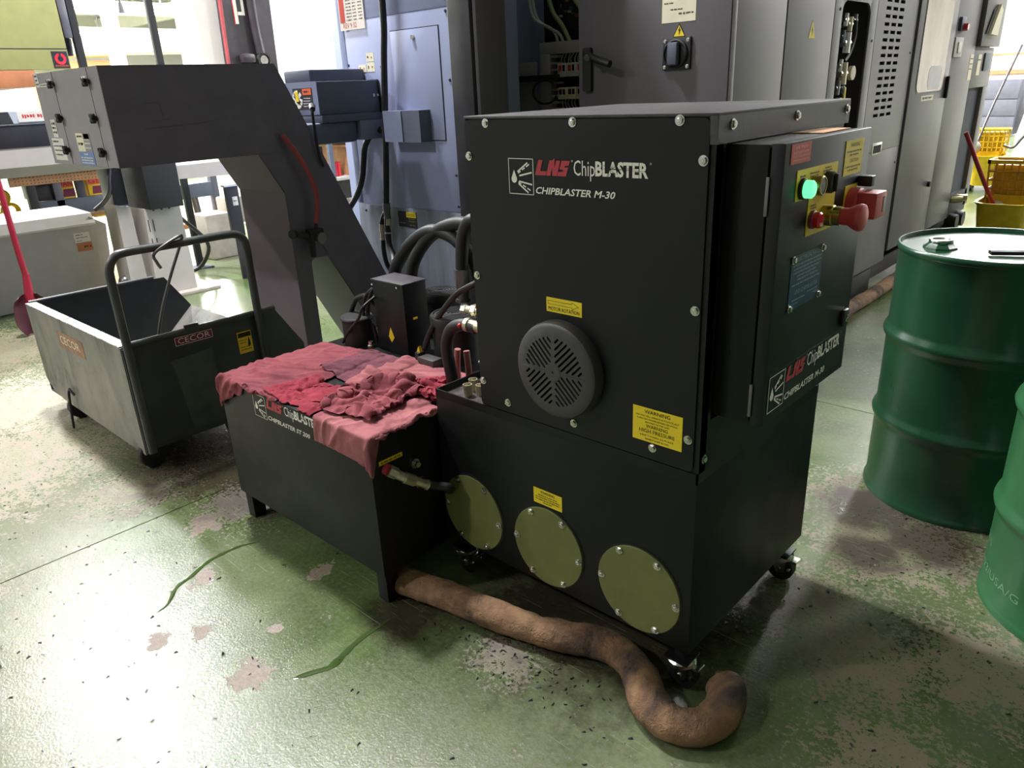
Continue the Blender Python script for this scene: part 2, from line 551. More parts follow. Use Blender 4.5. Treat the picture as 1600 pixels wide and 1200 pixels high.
def text_into(mb, pl, txt, u0, u1, v0, v1, d=0.0012, shear=0.0, bold=0.0):
    """lettering fitted into a rectangle of the face"""
    cu = bpy.data.curves.new('t', 'FONT')
    cu.body = txt; cu.shear = shear; cu.offset = bold; cu.resolution_u = 2
    ob = bpy.data.objects.new('t', cu)
    me = bpy.data.meshes.new_from_object(ob)
    co = np.array([v.co[:] for v in me.vertices])
    if len(co):
        lo, hi = co.min(0), co.max(0)
        vs = []
        for c in co:
            u = u0 + (c[0] - lo[0]) / max(1e-6, hi[0] - lo[0]) * (u1 - u0)
            v = v0 + (c[1] - lo[1]) / max(1e-6, hi[1] - lo[1]) * (v1 - v0)
            vs.append(mb.bm.verts.new(pl.p(u, v, d)))
        for f in me.polygons:
            try:
                mb.bm.faces.new([vs[i] for i in f.vertices])
            except ValueError:
                pass
    bpy.data.objects.remove(ob); bpy.data.curves.remove(cu); bpy.data.meshes.remove(me)
    return mb

def squiggle(mb, pl, u0, u1, v0, v1, d):
    """a line of print too small to read: little strokes in word groups"""
    u, h = u0, v1 - v0
    while u < u1 - h * 0.5:
        for _ in range(random.randint(2, 6)):
            if u > u1 - h * 0.4:
                break
            w = h * random.uniform(0.35, 0.6)
            lo = v0 + h * random.uniform(0, 0.35)
            poly_on(mb, pl, [(u, lo), (u + w, lo + h * 0.1), (u + w, v1 - h * random.uniform(0, .3)), (u, v1)], d)
            u += w + h * 0.14
        u += h * 0.45

def poly_on(mb, pl, pts, d=0.0012):
    mb.bm.faces.new([mb.bm.verts.new(pl.p(u, v, d)) for u, v in pts])
    return mb

def label_on(parent, pl, u0, u1, v0, v1, m, lines=(), ink='print_black', name='label', thick=0.0012, holder=None, frame=None, ltext=None):
    """thin sticker with printed lines; lines are (text, left, right, bottom, top) as fractions of the label"""
    mb = MB()
    c = [(u0, v0), (u1, v0), (u1, v1), (u0, v1)]
    A = [mb.bm.verts.new(pl.p(u, v, 0.0002)) for u, v in c]
    B = [mb.bm.verts.new(pl.p(u, v, thick)) for u, v in c]
    mb.bm.faces.new(A[::-1]); mb.bm.faces.new(B)
    for i in range(4):
        mb.bm.faces.new((A[i], A[(i + 1) % 4], B[(i + 1) % 4], B[i]))
    lab = part(name, mb, m, parent, None, ltext)
    if lines:
        t = MB()
        for (s, a, b, lo, hi) in lines:
            if s == '~':
                squiggle(t, pl, u0 + (u1 - u0) * a, u0 + (u1 - u0) * b, v0 + (v1 - v0) * lo, v0 + (v1 - v0) * hi, thick + 0.0006)
                continue
            text_into(t, pl, s, u0 + (u1 - u0) * a, u0 + (u1 - u0) * b, v0 + (v1 - v0) * lo, v0 + (v1 - v0) * hi, d=thick + 0.0006)
        part('lettering', t, ink, lab, None)
    return lab

def bars_on(mb, pl, segs, w, d=0.0012):
    for (a, b, c, e) in segs:
        p = Vector((a, b)); q = Vector((c, e)); t = (q - p).normalized(); n = Vector((-t.y, t.x)) * w / 2
        poly_on(mb, pl, [tuple(p - n), tuple(q - n), tuple(q + n), tuple(p + n)], d)
    return mb

def logo(parent, pl, u, v, k, model, model_w):
    """the maker's mark: droplet-and-spray icon, red block letters, name and model line. u,v lower left, k height of the icon"""
    w = MB()
    iw, ih, t = 0.074 * k, 0.078 * k, 0.0016 * k
    for a in ((0, 0, iw, t), (0, ih - t, iw, ih), (0, 0, t, ih), (iw - t, 0, iw, ih)):
        poly_on(w, pl, [(u + a[0], v + a[1]), (u + a[2], v + a[1]), (u + a[2], v + a[3]), (u + a[0], v + a[3])])
    cx, cy = u + 0.0165 * k, v + 0.034 * k
    drop = [(cx, cy + 0.019 * k)] + [(cx + 0.0082 * k * math.cos(a), cy - 0.001 * k + 0.0085 * k * math.sin(a)) for a in np.linspace(0.55, -PI - 0.55, 14)]
    poly_on(w, pl, drop)
    L = [(.027, .049, .057, .069), (.032, .0405, .069, .0485), (.0305, .0285, .069, .0225), (.029, .0235, .058, .0045)]
    bars_on(w, pl, [(u + a * k, v + b * k, u + c * k, v + d * k) for a, b, c, d in L], 0.0034 * k)
    D = [(.029, .046, .036, .0505), (.041, .0535, .049, .058), (.053, .0605, .062, .066), (.029, .026, .037, .0225), (.042, .0205, .051, .0165), (.055, .0145, .064, .010)]
    bars_on(w, pl, [(u + a * k, v + b * k, u + c * k, v + d * k) for a, b, c, d in D], 0.0030 * k)
    text_into(w, pl, 'Chip', u + 0.186 * k, u + 0.241 * k, v + 0.037 * k, v + 0.078 * k)
    text_into(w, pl, 'BLASTER', u + 0.242 * k, u + 0.369 * k, v + 0.0475 * k, v + 0.0775 * k, bold=0.035)
    text_into(w, pl, 'o', u + 0.372 * k, u + 0.376 * k, v + 0.074 * k, v + 0.078 * k)
    text_into(w, pl, 'o', u + 0.180 * k, u + 0.184 * k, v + 0.074 * k, v + 0.078 * k)
    text_into(w, pl, model, u + 0.080 * k, u + (0.080 + model_w) * k, v + 0.004 * k, v + 0.019 * k, shear=0.25, bold=0.02)
    part('logo_lettering', w, 'print_white', parent, None)
    # crack lines through the big letters
    c = MB()
    ox, oy = u + 0.279 * k, v + 0.0625 * k
    for a in (0.1, 0.5, 0.95, 1.5, 2.0, 2.6, 3.1, 3.7, 4.3, 4.9, 5.6):
        l = random.uniform(0.011, 0.02) * k
        bars_on(c, pl, [(ox, oy, ox + l * math.cos(a), oy + l * 0.8 * math.sin(a))], 0.0009 * k, 0.0016)
    for (a, b) in ((.30, .062), (.325, .066), (.345, .061)):
        bars_on(c, pl, [(ox, oy, u + (a + .02) * k, v + b * k)], 0.0007 * k, 0.0016)
    part('crack_lines', c, 'print_black', parent, None)
    r = MB()
    x0, y0 = u + 0.079 * k, v + 0.044 * k
    h = 0.032 * k
    S = lambda pts: [(x0 + (px + 0.32 * py) * h, y0 + py * h) for px, py in pts]
    for pts in ([(0, 0), (.95, 0), (.95, .28), (.38, .28), (.38, 1), (0, 1)],
                [(.98, 0), (1.34, 0), (1.34, .55), (1.52, 0), (1.92, 0), (1.92, 1), (1.56, 1), (1.56, .5), (1.38, 1.14), (1.22, 1), (.98, 1)],
                [(1.95, 0), (2.68, 0), (2.72, .58), (2.40, .58), (2.38, .66), (2.72, .72), (2.72, 1), (2.02, 1), (2.0, .45), (2.34, .42), (2.34, .3), (1.95, .26)]):
        poly_on(r, pl, S(pts))
    part('logo_mark', r, 'print_red', parent, None)
# ================================================================== the hall
HX0, HX1, HY0, HY1, HZ = -48.0, 9.0, -9.5, 27.0, 6.6
fl = MB().box(HX0, HX1, HY0, HY1, -0.30, -0.02)
floor = struct('floor', fl, mat('joint_dark', (40, 42, 36), 0.8, var=0.2), smooth=None)
# cast slabs with open joints, laid on a 3.9 m grid
jx, jy, sp, gap = -1.915, 1.978, 3.9, 0.0045
xs = [HX0] + [jx + sp * i for i in range(-11, 3)] + [HX1]
ys = [HY0] + [jy + sp * i for i in range(-2, 7)] + [HY1]
xs = sorted(x for x in xs if HX0 <= x <= HX1); ys = sorted(y for y in ys if HY0 <= y <= HY1)
for i in range(len(xs) - 1):
    for j in range(len(ys) - 1):
        b = MB().box(xs[i] + gap / 2, xs[i + 1] - gap / 2, ys[j] + gap / 2, ys[j + 1] - gap / 2, -0.02, 0.0)
        struct('slab', b, 'painted_floor', floor, None)
ce = MB().box(HX0, HX1, HY0, HY1, HZ, HZ + 0.2)
ceiling = struct('ceiling', ce, 'wall_white', smooth=None)
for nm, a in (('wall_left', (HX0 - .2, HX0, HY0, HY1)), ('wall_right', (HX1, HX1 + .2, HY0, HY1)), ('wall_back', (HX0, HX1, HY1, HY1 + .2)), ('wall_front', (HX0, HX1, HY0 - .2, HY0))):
    struct(nm, MB().box(*a, 0, HZ), 'wall_low_bounce' if nm in ('wall_front', 'wall_right') else 'wall_white', smooth=None)
# roof beams across the hall and purlins along it
bm_ = [MB() for _ in range(2)]
for k, x in enumerate((-46, -42, -38, -34, -30, -26, -22, -18.5, -15, -11.5, -5, 1.5)):
    mb = MB()
    mb.box(x - .09, x + .09, HY0, HY1, HZ - .62, HZ - .50).box(x - .09, x + .09, HY0, HY1, HZ - .12, HZ)
    yy = HY0
    while yy < HY1 - 1:
        mb.tube([(x, yy, HZ - .5), (x, yy + .8, HZ - .12)], .03, 6, 1)
        mb.tube([(x, yy + .8, HZ - .12), (x, yy + 1.6, HZ - .5)], .03, 6, 1)
        yy += 1.6
    struct('roof_truss', mb, 'white_paint', ceiling, None)
for y in (3.1, 10.4, 17.5):
    struct('roof_girder', MB().box(HX0, HX1 if y > 12 else -9.0, y - .12, y + .12, HZ - 1.35, HZ - .62), 'white_paint', ceiling, None)

# hanging high bay lamps
def high_bay_lamp(x, y, k, first=[None]):
    t = thing('high_bay_lamp', (x, y, LAMP_Z), 'white high bay lamp hanging from the roof of the hall', 'lamp', 'high bay lamps under the roof')
    if first[0] is None:
        sh = MB().lathe([(.05, .30), (.10, .30), (.12, .22), (.30, .02), (.31, 0), (.30, 0), (.28, .03), (.10, .20), (.05, .2)], (0, 0, 0), 'z', 28)
        ln = MB().cyl((0, 0, .035), (0, 0, .05), .265, .265, 24)
        cd = MB().cyl((0, 0, .30), (0, 0, HZ - LAMP_Z), .012, .012, 8)
        first[0] = (sh.mesh('shade', 'shade_white', smooth=40), ln.mesh('lens', 'lamp_glow'), cd.mesh('cord', 'rubber'))
    for nm, me in zip(('shade', 'lens', 'cord'), first[0]):
        put(me, nm, t, (x, y, LAMP_Z))
    ld = bpy.data.lights.new('lamp_light', 'AREA')
    ld.shape = 'DISK'; ld.size = 0.5; ld.energy = LAMP_POWER * k; ld.color = (0.97, 0.97, 1.0)
    lo = bpy.data.objects.new('lamp_light', ld)
    COL.objects.link(lo); lo.parent = t; lo.location = (0, 0, 0.02)
for x, y, k in LAMPS:
    high_bay_lamp(x, y, k)

# shared small meshes ------------------------------------------------
def bolt_mesh(m='zinc', r=0.0075, h=0.006):
    b = MB()
    b.cyl((0, 0, 0), (0, 0, 0.0018), r * 1.35, r * 1.35, 16)
    b.cyl((0, 0, 0.0015), (0, 0, h), r, r * 0.96, 6)
    b.cyl((0, 0, h - .0002), (0, 0, h + .0006), r * .6, r * .5, 12)
    return b.mesh('bolt', m, smooth=20)
BOLT = bolt_mesh()
BOLT_S = bolt_mesh(r=0.006, h=0.006)
SCREW_DARK = MB().cyl((0, 0, 0), (0, 0, .004), .008, .006, 12).mesh('screw', 'frame_black', smooth=30)
R_FRONT = (PI / 2, 0, 0)        # +z turned to -y
R_SIDE = (0, PI / 2, 0)         # +z turned to +x

# ================================================================== high pressure coolant unit
FR = Pl((0, 0, 0), (1, 0, 0), (0, 0, 1))          # front faces look towards -y
def front(y): return Pl((0, y, 0), (1, 0, 0), (0, 0, 1))
def side(x): return Pl((x, 0, 0), (0, 1, 0), (0, 0, 1))

U = thing('coolant_unit', (-0.415, 0.32, 0.0), 'tall black high pressure coolant unit with a fan grille and a side control box', 'machine')
ZB, ZT, ZC = 0.14, 0.621, 1.345
tk = MB()
tk.box(-.83, 0, 0, .65, ZB, ZT - .022, 0.002)
for a in ((-.83, 0, 0, .004), (-.83, -.826, 0, .65), (-.004, 0, 0, .65), (-.83, 0, .646, .65)):   # upstand round the tray
    tk.box(*a, ZT - .024, ZT)
part('tank', tk, 'tank_black', U)
part('base_rail', MB().box(-.80, -.035, .035, .60, ZB - .03, ZB + .002), 'black_paint', U)
part('tray_lining', MB().box(-.824, -.646, .006, .64, ZT - .0215, ZT - .019), mat('tray_grime', (58, 50, 50), 0.5, var=0.5, vscale=40, bump=0.3, bscale=90), U)
cb = MB()
cb.box(-.644, 0, .004, .03, ZT, ZC - .002)                       # front frame behind the panel
cb.box(-.644, -.63, .004, .631, ZT, ZC - .002)
cb.box(-.644, 0, .615, .631, ZT, ZC - .002)
cb.box(-.63, -.02, .02, .62, ZT, ZT + .012)
# right hand frame: posts and rails round the opening for the control box
cb.box(-.014, 0, .003, .042, ZT, ZC - .03)
cb.box(-.014, 0, .485, .631, ZT, ZC - .03)
cb.box(-.014, 0, .04, .49, ZT, .735)
cb.box(-.014, 0, .04, .49, 1.300, ZC - .03)
part('cabinet_frame', cb, 'black_paint', U)
part('cabinet_void', MB().box(-.62, -.02, .035, .61, .64, 1.33), 'dark_void', U)
# front panel with eased corners
def round_rect(u0, u1, v0, v1, r, n=5):
    out = []
    for cx, cy, a0 in ((u1 - r, v0 + r, -PI / 2), (u1 - r, v1 - r, 0), (u0 + r, v1 - r, PI / 2), (u0 + r, v0 + r, PI)):
        for k in range(n + 1):
            a = a0 + PI / 2 * k / n
            out.append((cx + r * math.cos(a), cy + r * math.sin(a)))
    return out
part('front_panel', MB().prism(round_rect(-.643, -.0125, ZT + .003, ZC - .006, .012), 1, -.001, .004), 'black_panel', U)
lid = MB()
lid.box(-.647, .003, -.0, .634, ZC - .004, ZC + .002, .0015)
lid.box(-.014, .0035, .0, .634, ZC - .052, ZC - .003)
lid.box(-.012, .003, -.0015, .003, ZC - .036, ZC - .003)
part('lid', lid, mat('lid_dusty', (62, 58, 62), 0.45, var=0.3, vscale=30, bump=0.2, bscale=120), U)
for x, z in ((-.324, 1.333), (-.074, 1.335), (-.022, 1.265), (-.574, 1.332), (-.633, 1.259), (-.024, .980), (-.331, .652), (-.112, .653),
             (-.026, .698), (-.631, .693), (-.545, .651), (-.630, .974)):
    put(BOLT, 'bolt', U, (x, -.001, z), (PI / 2, random.uniform(0, 1), 0))
for y, z in ((.053, 1.325), (.335, 1.325), (.612, 1.325), (.021, .652)):
    put(BOLT, 'bolt', U, (.0035 if z > 1 else .0, y, z), R_SIDE)
F0 = front(-.001)
lg = part('logo_plate', MB().box(-.508, -.130, -.0012, -.001, 1.178, 1.262), 'black_panel', U, None)
logo(lg, front(-.0012), -.508, 1.180, 1.0, 'CHIPBLASTER M-30', .212)

# fan cover with four fields of slots
def fan_cover():
    c = (-.363, -.001, .786)
    mb = MB().lathe([(.118, 0), (.118, .020), (.115, .029), (.108, .034), (0.0001, .037)], c, '-y', 64)
    cov = part('fan_cover', mb, 'fan_plastic', U, 35)
    # cutters
    cut = MB()
    R = .083
    for q in range(4):
        d = Vector((math.cos(PI / 4 + q * PI / 2), math.sin(PI / 4 + q * PI / 2)))
        n = Vector((-d.y, d.x))
        for k in range(-5, 6):
            off = n * (k * .0118)
            # along d from the quadrant edge to the circle
            t0 = abs(k) * .0118 + .010
            if abs(k) < 2:
                t0 = max(t0, .024)
            t1 = math.sqrt(max(0, R * R - off.length_squared))
            if t1 - t0 < .007:
                continue
            p = off + d * t0; e = off + d * t1; w = n * .0027
            pts = []
            for cen, s in ((p, -1), (e, 1)):
                for j in range(5):
                    a = -PI / 2 + PI * j / 4
                    v = d * (s * math.cos(a) * .0027) + n * (s * math.sin(a) * .0027)
                    pts.append(cen + v)
            cut.prism([(c[0] + v.x, c[2] + v.y) for v in pts], 1, -.06, -.020)
    cm = cut.mesh('cut', 'dark_void', ORG[U])
    co = bpy.data.objects.new('cut', cm); COL.objects.link(co)
    co.location = U.location
    md = cov.modifiers.new('b', 'BOOLEAN'); md.object = co; md.operation = 'DIFFERENCE'; md.solver = 'EXACT'
    bpy.context.view_layer.update()
    dg = bpy.context.evaluated_depsgraph_get()
    me = bpy.data.meshes.new_from_object(cov.evaluated_get(dg))
    cov.modifiers.clear(); cov.data = me
    bpy.data.objects.remove(co); bpy.data.meshes.remove(cm)
    me.materials.clear(); me.materials.append(MATS['fan_plastic'])
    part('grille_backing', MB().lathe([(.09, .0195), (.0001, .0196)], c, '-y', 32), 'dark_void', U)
    ln = MB()
    pl = front(c[1])
    ln.tube([pl.p(c[0] - .09, c[2], .0362), pl.p(c[0] - .02, c[2], .0376)], .0006, 6, 1)
    ln.tube([pl.p(c[0] + .02, c[2], .0376), pl.p(c[0] + .09, c[2], .0362)], .0006, 6, 1)
    ln.cyl(pl.p(c[0], c[2], .035), pl.p(c[0], c[2], .0375), .024, .022, 24)
    part('grille_hub', ln, 'fan_plastic', U)
    part('hub_screw', MB().cyl(pl.p(c[0], c[2], .037), pl.p(c[0], c[2], .0382), .003, .003, 10), 'dark_void', U)
fan_cover()

def arrow_label():
    l = label_on(U, F0, -.4065, -.304, .919, .953, 'yellow_label', [('MOTOR ROTATION', .06, .94, .12, .38)])
    a = MB()
    y = .9415
    bars_on(a, F0, [(-.401, y + .004, -.331, y + .004), (-.401, y - .004, -.331, y - .004), (-.401, y + .004, -.401, y - .004), (-.331, y + .004, -.331, y + .008),
                    (-.331, y + .008, -.313, y), (-.313, y, -.331, y - .008), (-.331, y - .008, -.331, y - .004)], .0008, .002)
    part('printed_arrow', a, 'print_black', l, None)
arrow_label()
label_on(U, F0, -.164, -.040, .665, .745, 'yellow_label', [
    ('WARNING', .24, .76, .84, .95), ('THE UNIT WILL OPERATE AUTOMATICALLY', .06, .94, .735, .785), ('TURN OFF POWER BEFORE SERVICING', .09, .91, .645, .695),
    ('ANY PART OF THE UNIT', .25, .75, .555, .605), ('WARNING', .28, .72, .42, .52), ('HIGH PRESSURE', .14, .86, .27, .38), ('KEEP COVERS IN PLACE', .16, .84, .155, .205), ('WHEN UNIT IS ON', .26, .74, .06, .11)])
label_on(U, front(0), -.469, -.374, .388, .432, 'yellow_label', [
    ('WARNING', .25, .75, .74, .92), ('~', .16, .84, .56, .64), ('~', .07, .93, .41, .49), ('~', .08, .92, .26, .34), ('~', .33, .67, .11, .19)])
for (x, tone) in ((-.705, 0), (-.424, 0), (-.140, 0)):
    pm = MB().lathe([(.1165, 0.0005), (.1165, .005), (.115, .006), (0.0001, .006)], (x, 0, .264), '-y', 56)
    pl_ = part('cover_plate', pm, 'olive_plate', U, 30)
    part('gasket', MB().lathe([(.1205, 0), (.1205, .0018), (0.0001, .0018)], (x, 0, .264), '-y', 48), 'rubber', pl_)
    for k in range(6):
        a = k * PI / 3
        put(BOLT, 'bolt', pl_, (x + .106 * math.cos(a), -.006, .264 + .106 * math.sin(a)), (PI / 2, 0.3 * k, 0))
# control box on the right hand side
bx = MB()
bx.box(-.02, .080, .048, .462, .747, 1.291, .003)
part('control_box', bx, 'black_paint', U)
dr = MB()
dr.box(.084, .110, .046, .476, .748, 1.293, .0035)
part('control_box_door', dr, 'black_panel', U)
for z in (.80, 1.20):
    part('hinge', MB().box(.0795, .086, .0425, .0475, z - .035, z + .035, .001), 'steel_tube', U)
S1 = side(.110)
label_on(U, S1, .069, .155, 1.254, 1.289, 'red_label', [('~', .2, .8, .70, .90), ('~', .1, .9, .50, .62), ('~', .08, .92, .30, .40), ('~', .1, .9, .12, .22)], 'print_pink')
label_on(U, S1, .333, .432, 1.206, 1.275, 'yellow_label', [('WARNING', .25, .78, .80, .92), ('~', .07, .93, .64, .70), ('~', .25, .75, .54, .60), ('CAUTION', .28, .76, .36, .46), ('~', .07, .93, .20, .26), ('~', .2, .8, .10, .16)])
# yellow button plate, an L shape
yp = MB().prism([(.103, 1.1845), (.168, 1.1845), (.168, 1.110), (.302, 1.110), (.299, 1.1105), (.299, 1.240), (.103, 1.241)][:3] + [(.300, 1.110), (.298, 1.240), (.103, 1.241)], 0, .110, .1115)
ypo = part('button_plate', yp, 'yellow_label', U, None)
yt = MB(); S2 = side(.1115)
for (s, a, b, lo, hi) in (('~', .115, .140, 1.2265, 1.2305), ('~', .160, .205, 1.2275, 1.2315), ('~', .162, .203, 1.2215, 1.2255), ('~', .232, .262, 1.231, 1.235), ('~', .224, .270, 1.2255, 1.2295), ('~', .228, .266, 1.220, 1.224), ('~', .178, .205, 1.1655, 1.1695), ('~', .176, .207, 1.1600, 1.164), ('~', .24, .262, 1.1145, 1.1185)):
    squiggle(yt, S2, a, b, lo, hi, .0004)
part('lettering', yt, 'print_black', ypo, None)
def ring_x(name, y, z, x0, prof, m, seg=28):
    return part(name, MB().lathe([(r, h) for r, h in prof], (x0, y, z), 'x', seg), m, U, 35)
ring_x('lamp_bezel', .128, 1.206, .1115, [(.0195, 0), (.0195, .006), (.017, .008)], 'print_black')
ring_x('green_pilot_light', .128, 1.206, .1195, [(.0165, 0), (.0165, .012), (.013, .0155), (.0001, .0165)], 'green_lens')
ring_x('button_ring', .182, 1.2065, .1115, [(.0185, 0), (.0185, .018), (.0165, .020), (.0150, .020), (.0148, .017), (.0001, .017)], 'brass')
ring_x('start_button', .182, 1.2065, .1115, [(.0142, .0165), (.0142, .019), (.0001, .0195)], 'fan_plastic')
ring_x('selector_switch', .247, 1.205, .1115, [(.021, 0), (.021, .012), (.0185, .016), (.0001, .016)], 'print_black')
part('selector_lever', MB().box(.127, .134, .243, .251, 1.188, 1.222, .002), 'print_black', U)
ring_x('indicator_bezel', .187, 1.141, .1115, [(.0175, 0), (.0175, .007), (.015, .009)], 'maroon')
ring_x('red_indicator', .187, 1.141, .1195, [(.0155, 0), (.0155, .010), (.012, .013), (.0001, .014)], 'red_lens')
ring_x('stop_button_barrel', .248, 1.141, .1115, [(.0205, 0), (.0205, .020), (.0185, .022), (.0185, .036), (.0001, .036)], 'brass')
ring_x('emergency_stop_button', .248, 1.141, .1115, [(.0165, .034), (.0170, .050), (.0235, .062), (.0265, .070), (.0255, .077), (.020, .080), (.0001, .0815)], 'red_plastic', 36)
dp = part('switch_plate', MB().box(.110, .1115, .355, .424, 1.105, 1.184), 'yellow_label', U, None)
ring_x('rotary_switch', .392, 1.144, .1115, [(.034, 0), (.034, .020), (.031, .023), (.0001, .023)], 'red_plastic', 36)
part('switch_handle', MB().box(.130, .172, .368, .432, 1.117, 1.171, .005), 'red_plastic', U)
part('switch_handle_window', MB().box(.1715, .1732, .410, .424, 1.128, 1.160, .0005), 'beige_plastic', U)
part('lockout_tab', MB().box(.110, .140, .426, .450, 1.176, 1.198, .003), 'frame_black', U)
lbl = label_on(U, S1, .116, .270, .970, 1.079, 'blue_label', [
    ('ELECTRICAL RATING', .14, .96, .89, .96), ('~', .06, .97, .80, .84), ('~', .08, .95, .73, .77), ('~', .08, .92, .66, .70),
    ('~', .2, .8, .59, .63), ('~', .22, .86, .52, .56), ('~', .06, .95, .44, .48), ('LNS CHIPBLASTER', .18, .9, .28, .36), ('~', .1, .5, .16, .19), ('~', .58, .92, .2, .23), ('~', .1, .3, .09, .12)],
    'print_pale_blue', name='rating_plate')
for y, z in ((.122, 1.073), (.264, 1.073), (.122, .976), (.264, .976)):
    put(BOLT_S, 'screw', lbl, (.1112, y, z), R_SIDE)
lt = part('latch', MB().box(.110, .120, .424, .452, .862, .902, .004), 'frame_black', U)
part('key_slot', MB().tube([(.1205, .434, .889), (.1205, .445, .884), (.1205, .433, .877), (.1205, .443, .871)], .0014, 6), 'zinc', lt)
lg2 = part('logo_plate', MB().box(.1096, .1104, .060, .440, .768, .852), 'black_panel', U, None)
logo(lg2, side(.1104), .062, .7705, 1.0, 'CHIPBLASTER M-30', .212)
part('card', MB().box(.01, .075, .30, .45, 1.2915, 1.2935), 'cardboard', U, None)

# casters
def caster(root, x, y, ztop, brake=True):
    c = part('caster_wheel', MB().lathe([(.016, -.016), (.034, -.016), (.040, -.013), (.0405, 0), (.040, .013), (.034, .016), (.016, .016)], (x, y + .012, .041), 'y', 28), 'rubber', root, 35)
    f = MB()
    f.lathe([(.0001, .099), (.03, .099), (.036, .093), (.037, .084), (.034, .080)], (x, y, 0), 'z', 24)
    for s in (-1, 1):
        f.prism([(x - .022, .094), (x + .022, .094), (x + .018, .036), (x + .006, .028), (x - .006, .028), (x - .02, .06)], 1, y + .012 + s * .019 - .0015, y + .012 + s * .019 + .0015)
    part('caster_fork', f, 'zinc', root)
    b = MB().cyl((x, y - .012, .041), (x, y + .036, .041), .006, .006, 10)
    b.box(x + .010, x + .05, y - .004, y + .028, .072, .078, .002)
    b.cyl((x + .03, y - .012, .05), (x + .03, y + .03, .05), .005, .005, 8)
    part('caster_axle', b, 'chrome', root)
    m = MB().box(x - .032, x + .032, y - .032, y + .032, .098, .104, .001)
    m.box(x - .013, x + .013, y - .013, y + .013, .103, ztop)
    part('caster_mount', m, 'black_paint', root)
for x, y in ((-.035, .035), (-.035, .60), (-.79, .035), (-.79, .60)):
    caster(U, x, y, ZB - .02)
# plugs standing in the tray
for (x, y, h, wh) in ((-.752, .052, .034, 'front'), (-.727, .078, .030, 'right'), (-.768, .090, .034, 'back left')):
    pm = MB().lathe([(.0135, 0), (.0135, h), (.0105, h), (.0100, h - .012), (.0001, h - .012)], (x, y, ZT - .019), 'z', 18)
    single('pipe_fitting', pm, 'fitting', 'short bright pipe fitting in the tray of the coolant unit, %s of three' % wh, 'fitting', 'pipe fittings in the tray')

# ================================================================== settling tank beside it
T = thing('settling_tank', (-1.262, .2, 0), 'low black settling tank partly covered by red shop towels', 'tank')
tb = MB()
tb.box(-1.675, -.85, -.235, .65, .10, .54, .003)
part('tank_body', tb, 'tank_black', T)
for x in (-1.665, -.905):
    for y in (-.225, .60):
        part('leg', MB().box(x, x + .045, y, y + .045, 0, .102, .002), 'black_paint', T)
tl = part('logo_plate', MB().box(-1.452, -1.068, -.2356, -.235, .458, .5385), 'tank_black', T, None)
logo(tl, front(-.2356), -1.452, .458, 1.0, 'CHIPBLASTER ST 200', .234)
SR = side(-.85)
label_on(T, SR, -.208, -.126, .453, .466, 'yellow_label', [('~', .08, .92, .25, .7)])
part('plug', MB().cyl((-.85, -.093, .419), (-.835, -.093, .419), .016, .015, 16).cyl((-.836, -.093, .419), (-.822, -.093, .419), .009, .009, 6), 'zinc', T)
part('outlet_collar', MB().cyl((-.852, -.187, .437), (-.838, -.184, .434), .016, .016, 16), 'print_red', T)
# gear standing at the back of the tank top
g = MB().box(-1.452, -1.284, .278, .382, .54, .797, .003)
box_t = thing('junction_box', (-1.368, .33, .54), 'upright black steel box standing behind the towels', 'box')
part('body', g, 'black_panel', box_t)
part('lid', MB().box(-1.455, -1.281, .275, .385, .795, .800, .001), 'lid_dusty', box_t)
part('lid_screw', MB().cyl((-1.31, .275, .787), (-1.31, .272, .787), .004, .004, 8), 'zinc', box_t)
part('shock_sign', MB().prism([(-1.372, .578), (-1.355, .598), (-1.372, .634), (-1.386, .598)], 1, .2772, .278), 'yellow_label', box_t, None)
part('status_tag', MB().box(-1.2845, -1.2832, .312, .332, .668, .676), 'yellow_label', box_t, None)
for i, (x, y, zt, r, lab) in enumerate(((-1.135, .375, .70, .088, 'round ribbed black filter lid nearest to the coolant unit'), (-1.395, .545, .705, .078, 'round ribbed black filter lid farthest back behind the junction box'))):
    ft = thing('filter_housing', (x, y, .54), lab, 'filter', 'filter housings on the settling tank')
    part('canister', MB().lathe([(r * .93, .54), (r * .93, zt - .03), (r, zt - .028), (r, zt - .004), (r * .97, zt), (.0001, zt)], (x, y, 0), 'z', 40), 'rubber', ft, 35)
    for k in range(6):
        rr = r * (.92 - .14 * k)
        if rr > .008:
            part('rib', MB().lathe([(rr, zt - .001), (rr, zt + .003), (rr - .004, zt + .003), (rr - .004, zt - .001)], (x, y, 0), 'z', 36, close=True), 'fan_plastic', ft, 35)
dl = thing('pump_motor', (-1.565, .275, .54), 'small round black pump motor at the back left of the towels', 'pump')
part('can', MB().lathe([(.056, .54), (.056, .632), (.060, .634), (.060, .644), (.055, .648), (.0001, .648)], (-1.565, .275, 0), 'z', 32), 'rubber', dl, 35)
part('rim', MB().lathe([(.0605, .636), (.0625, .640), (.0605, .644)], (-1.565, .275, 0), 'z', 32, close=True), 'frame_black', dl, 35)
gd = thing('solenoid_valve', (-1.145, .255, .54), 'small grey valve block beside the junction box', 'valve')
part('block', MB().box(-1.185, -1.105, .232, .278, .54, .575, .004), 'fan_plastic', gd)
part('coil', MB().box(-1.205, -1.185, .24, .27, .54, .585, .003), 'frame_black', gd)
part('terminal', MB().prism([(-1.205, .585), (-1.188, .585), (-1.195, .605)], 1, .25, .262), 'yellow_label', gd)

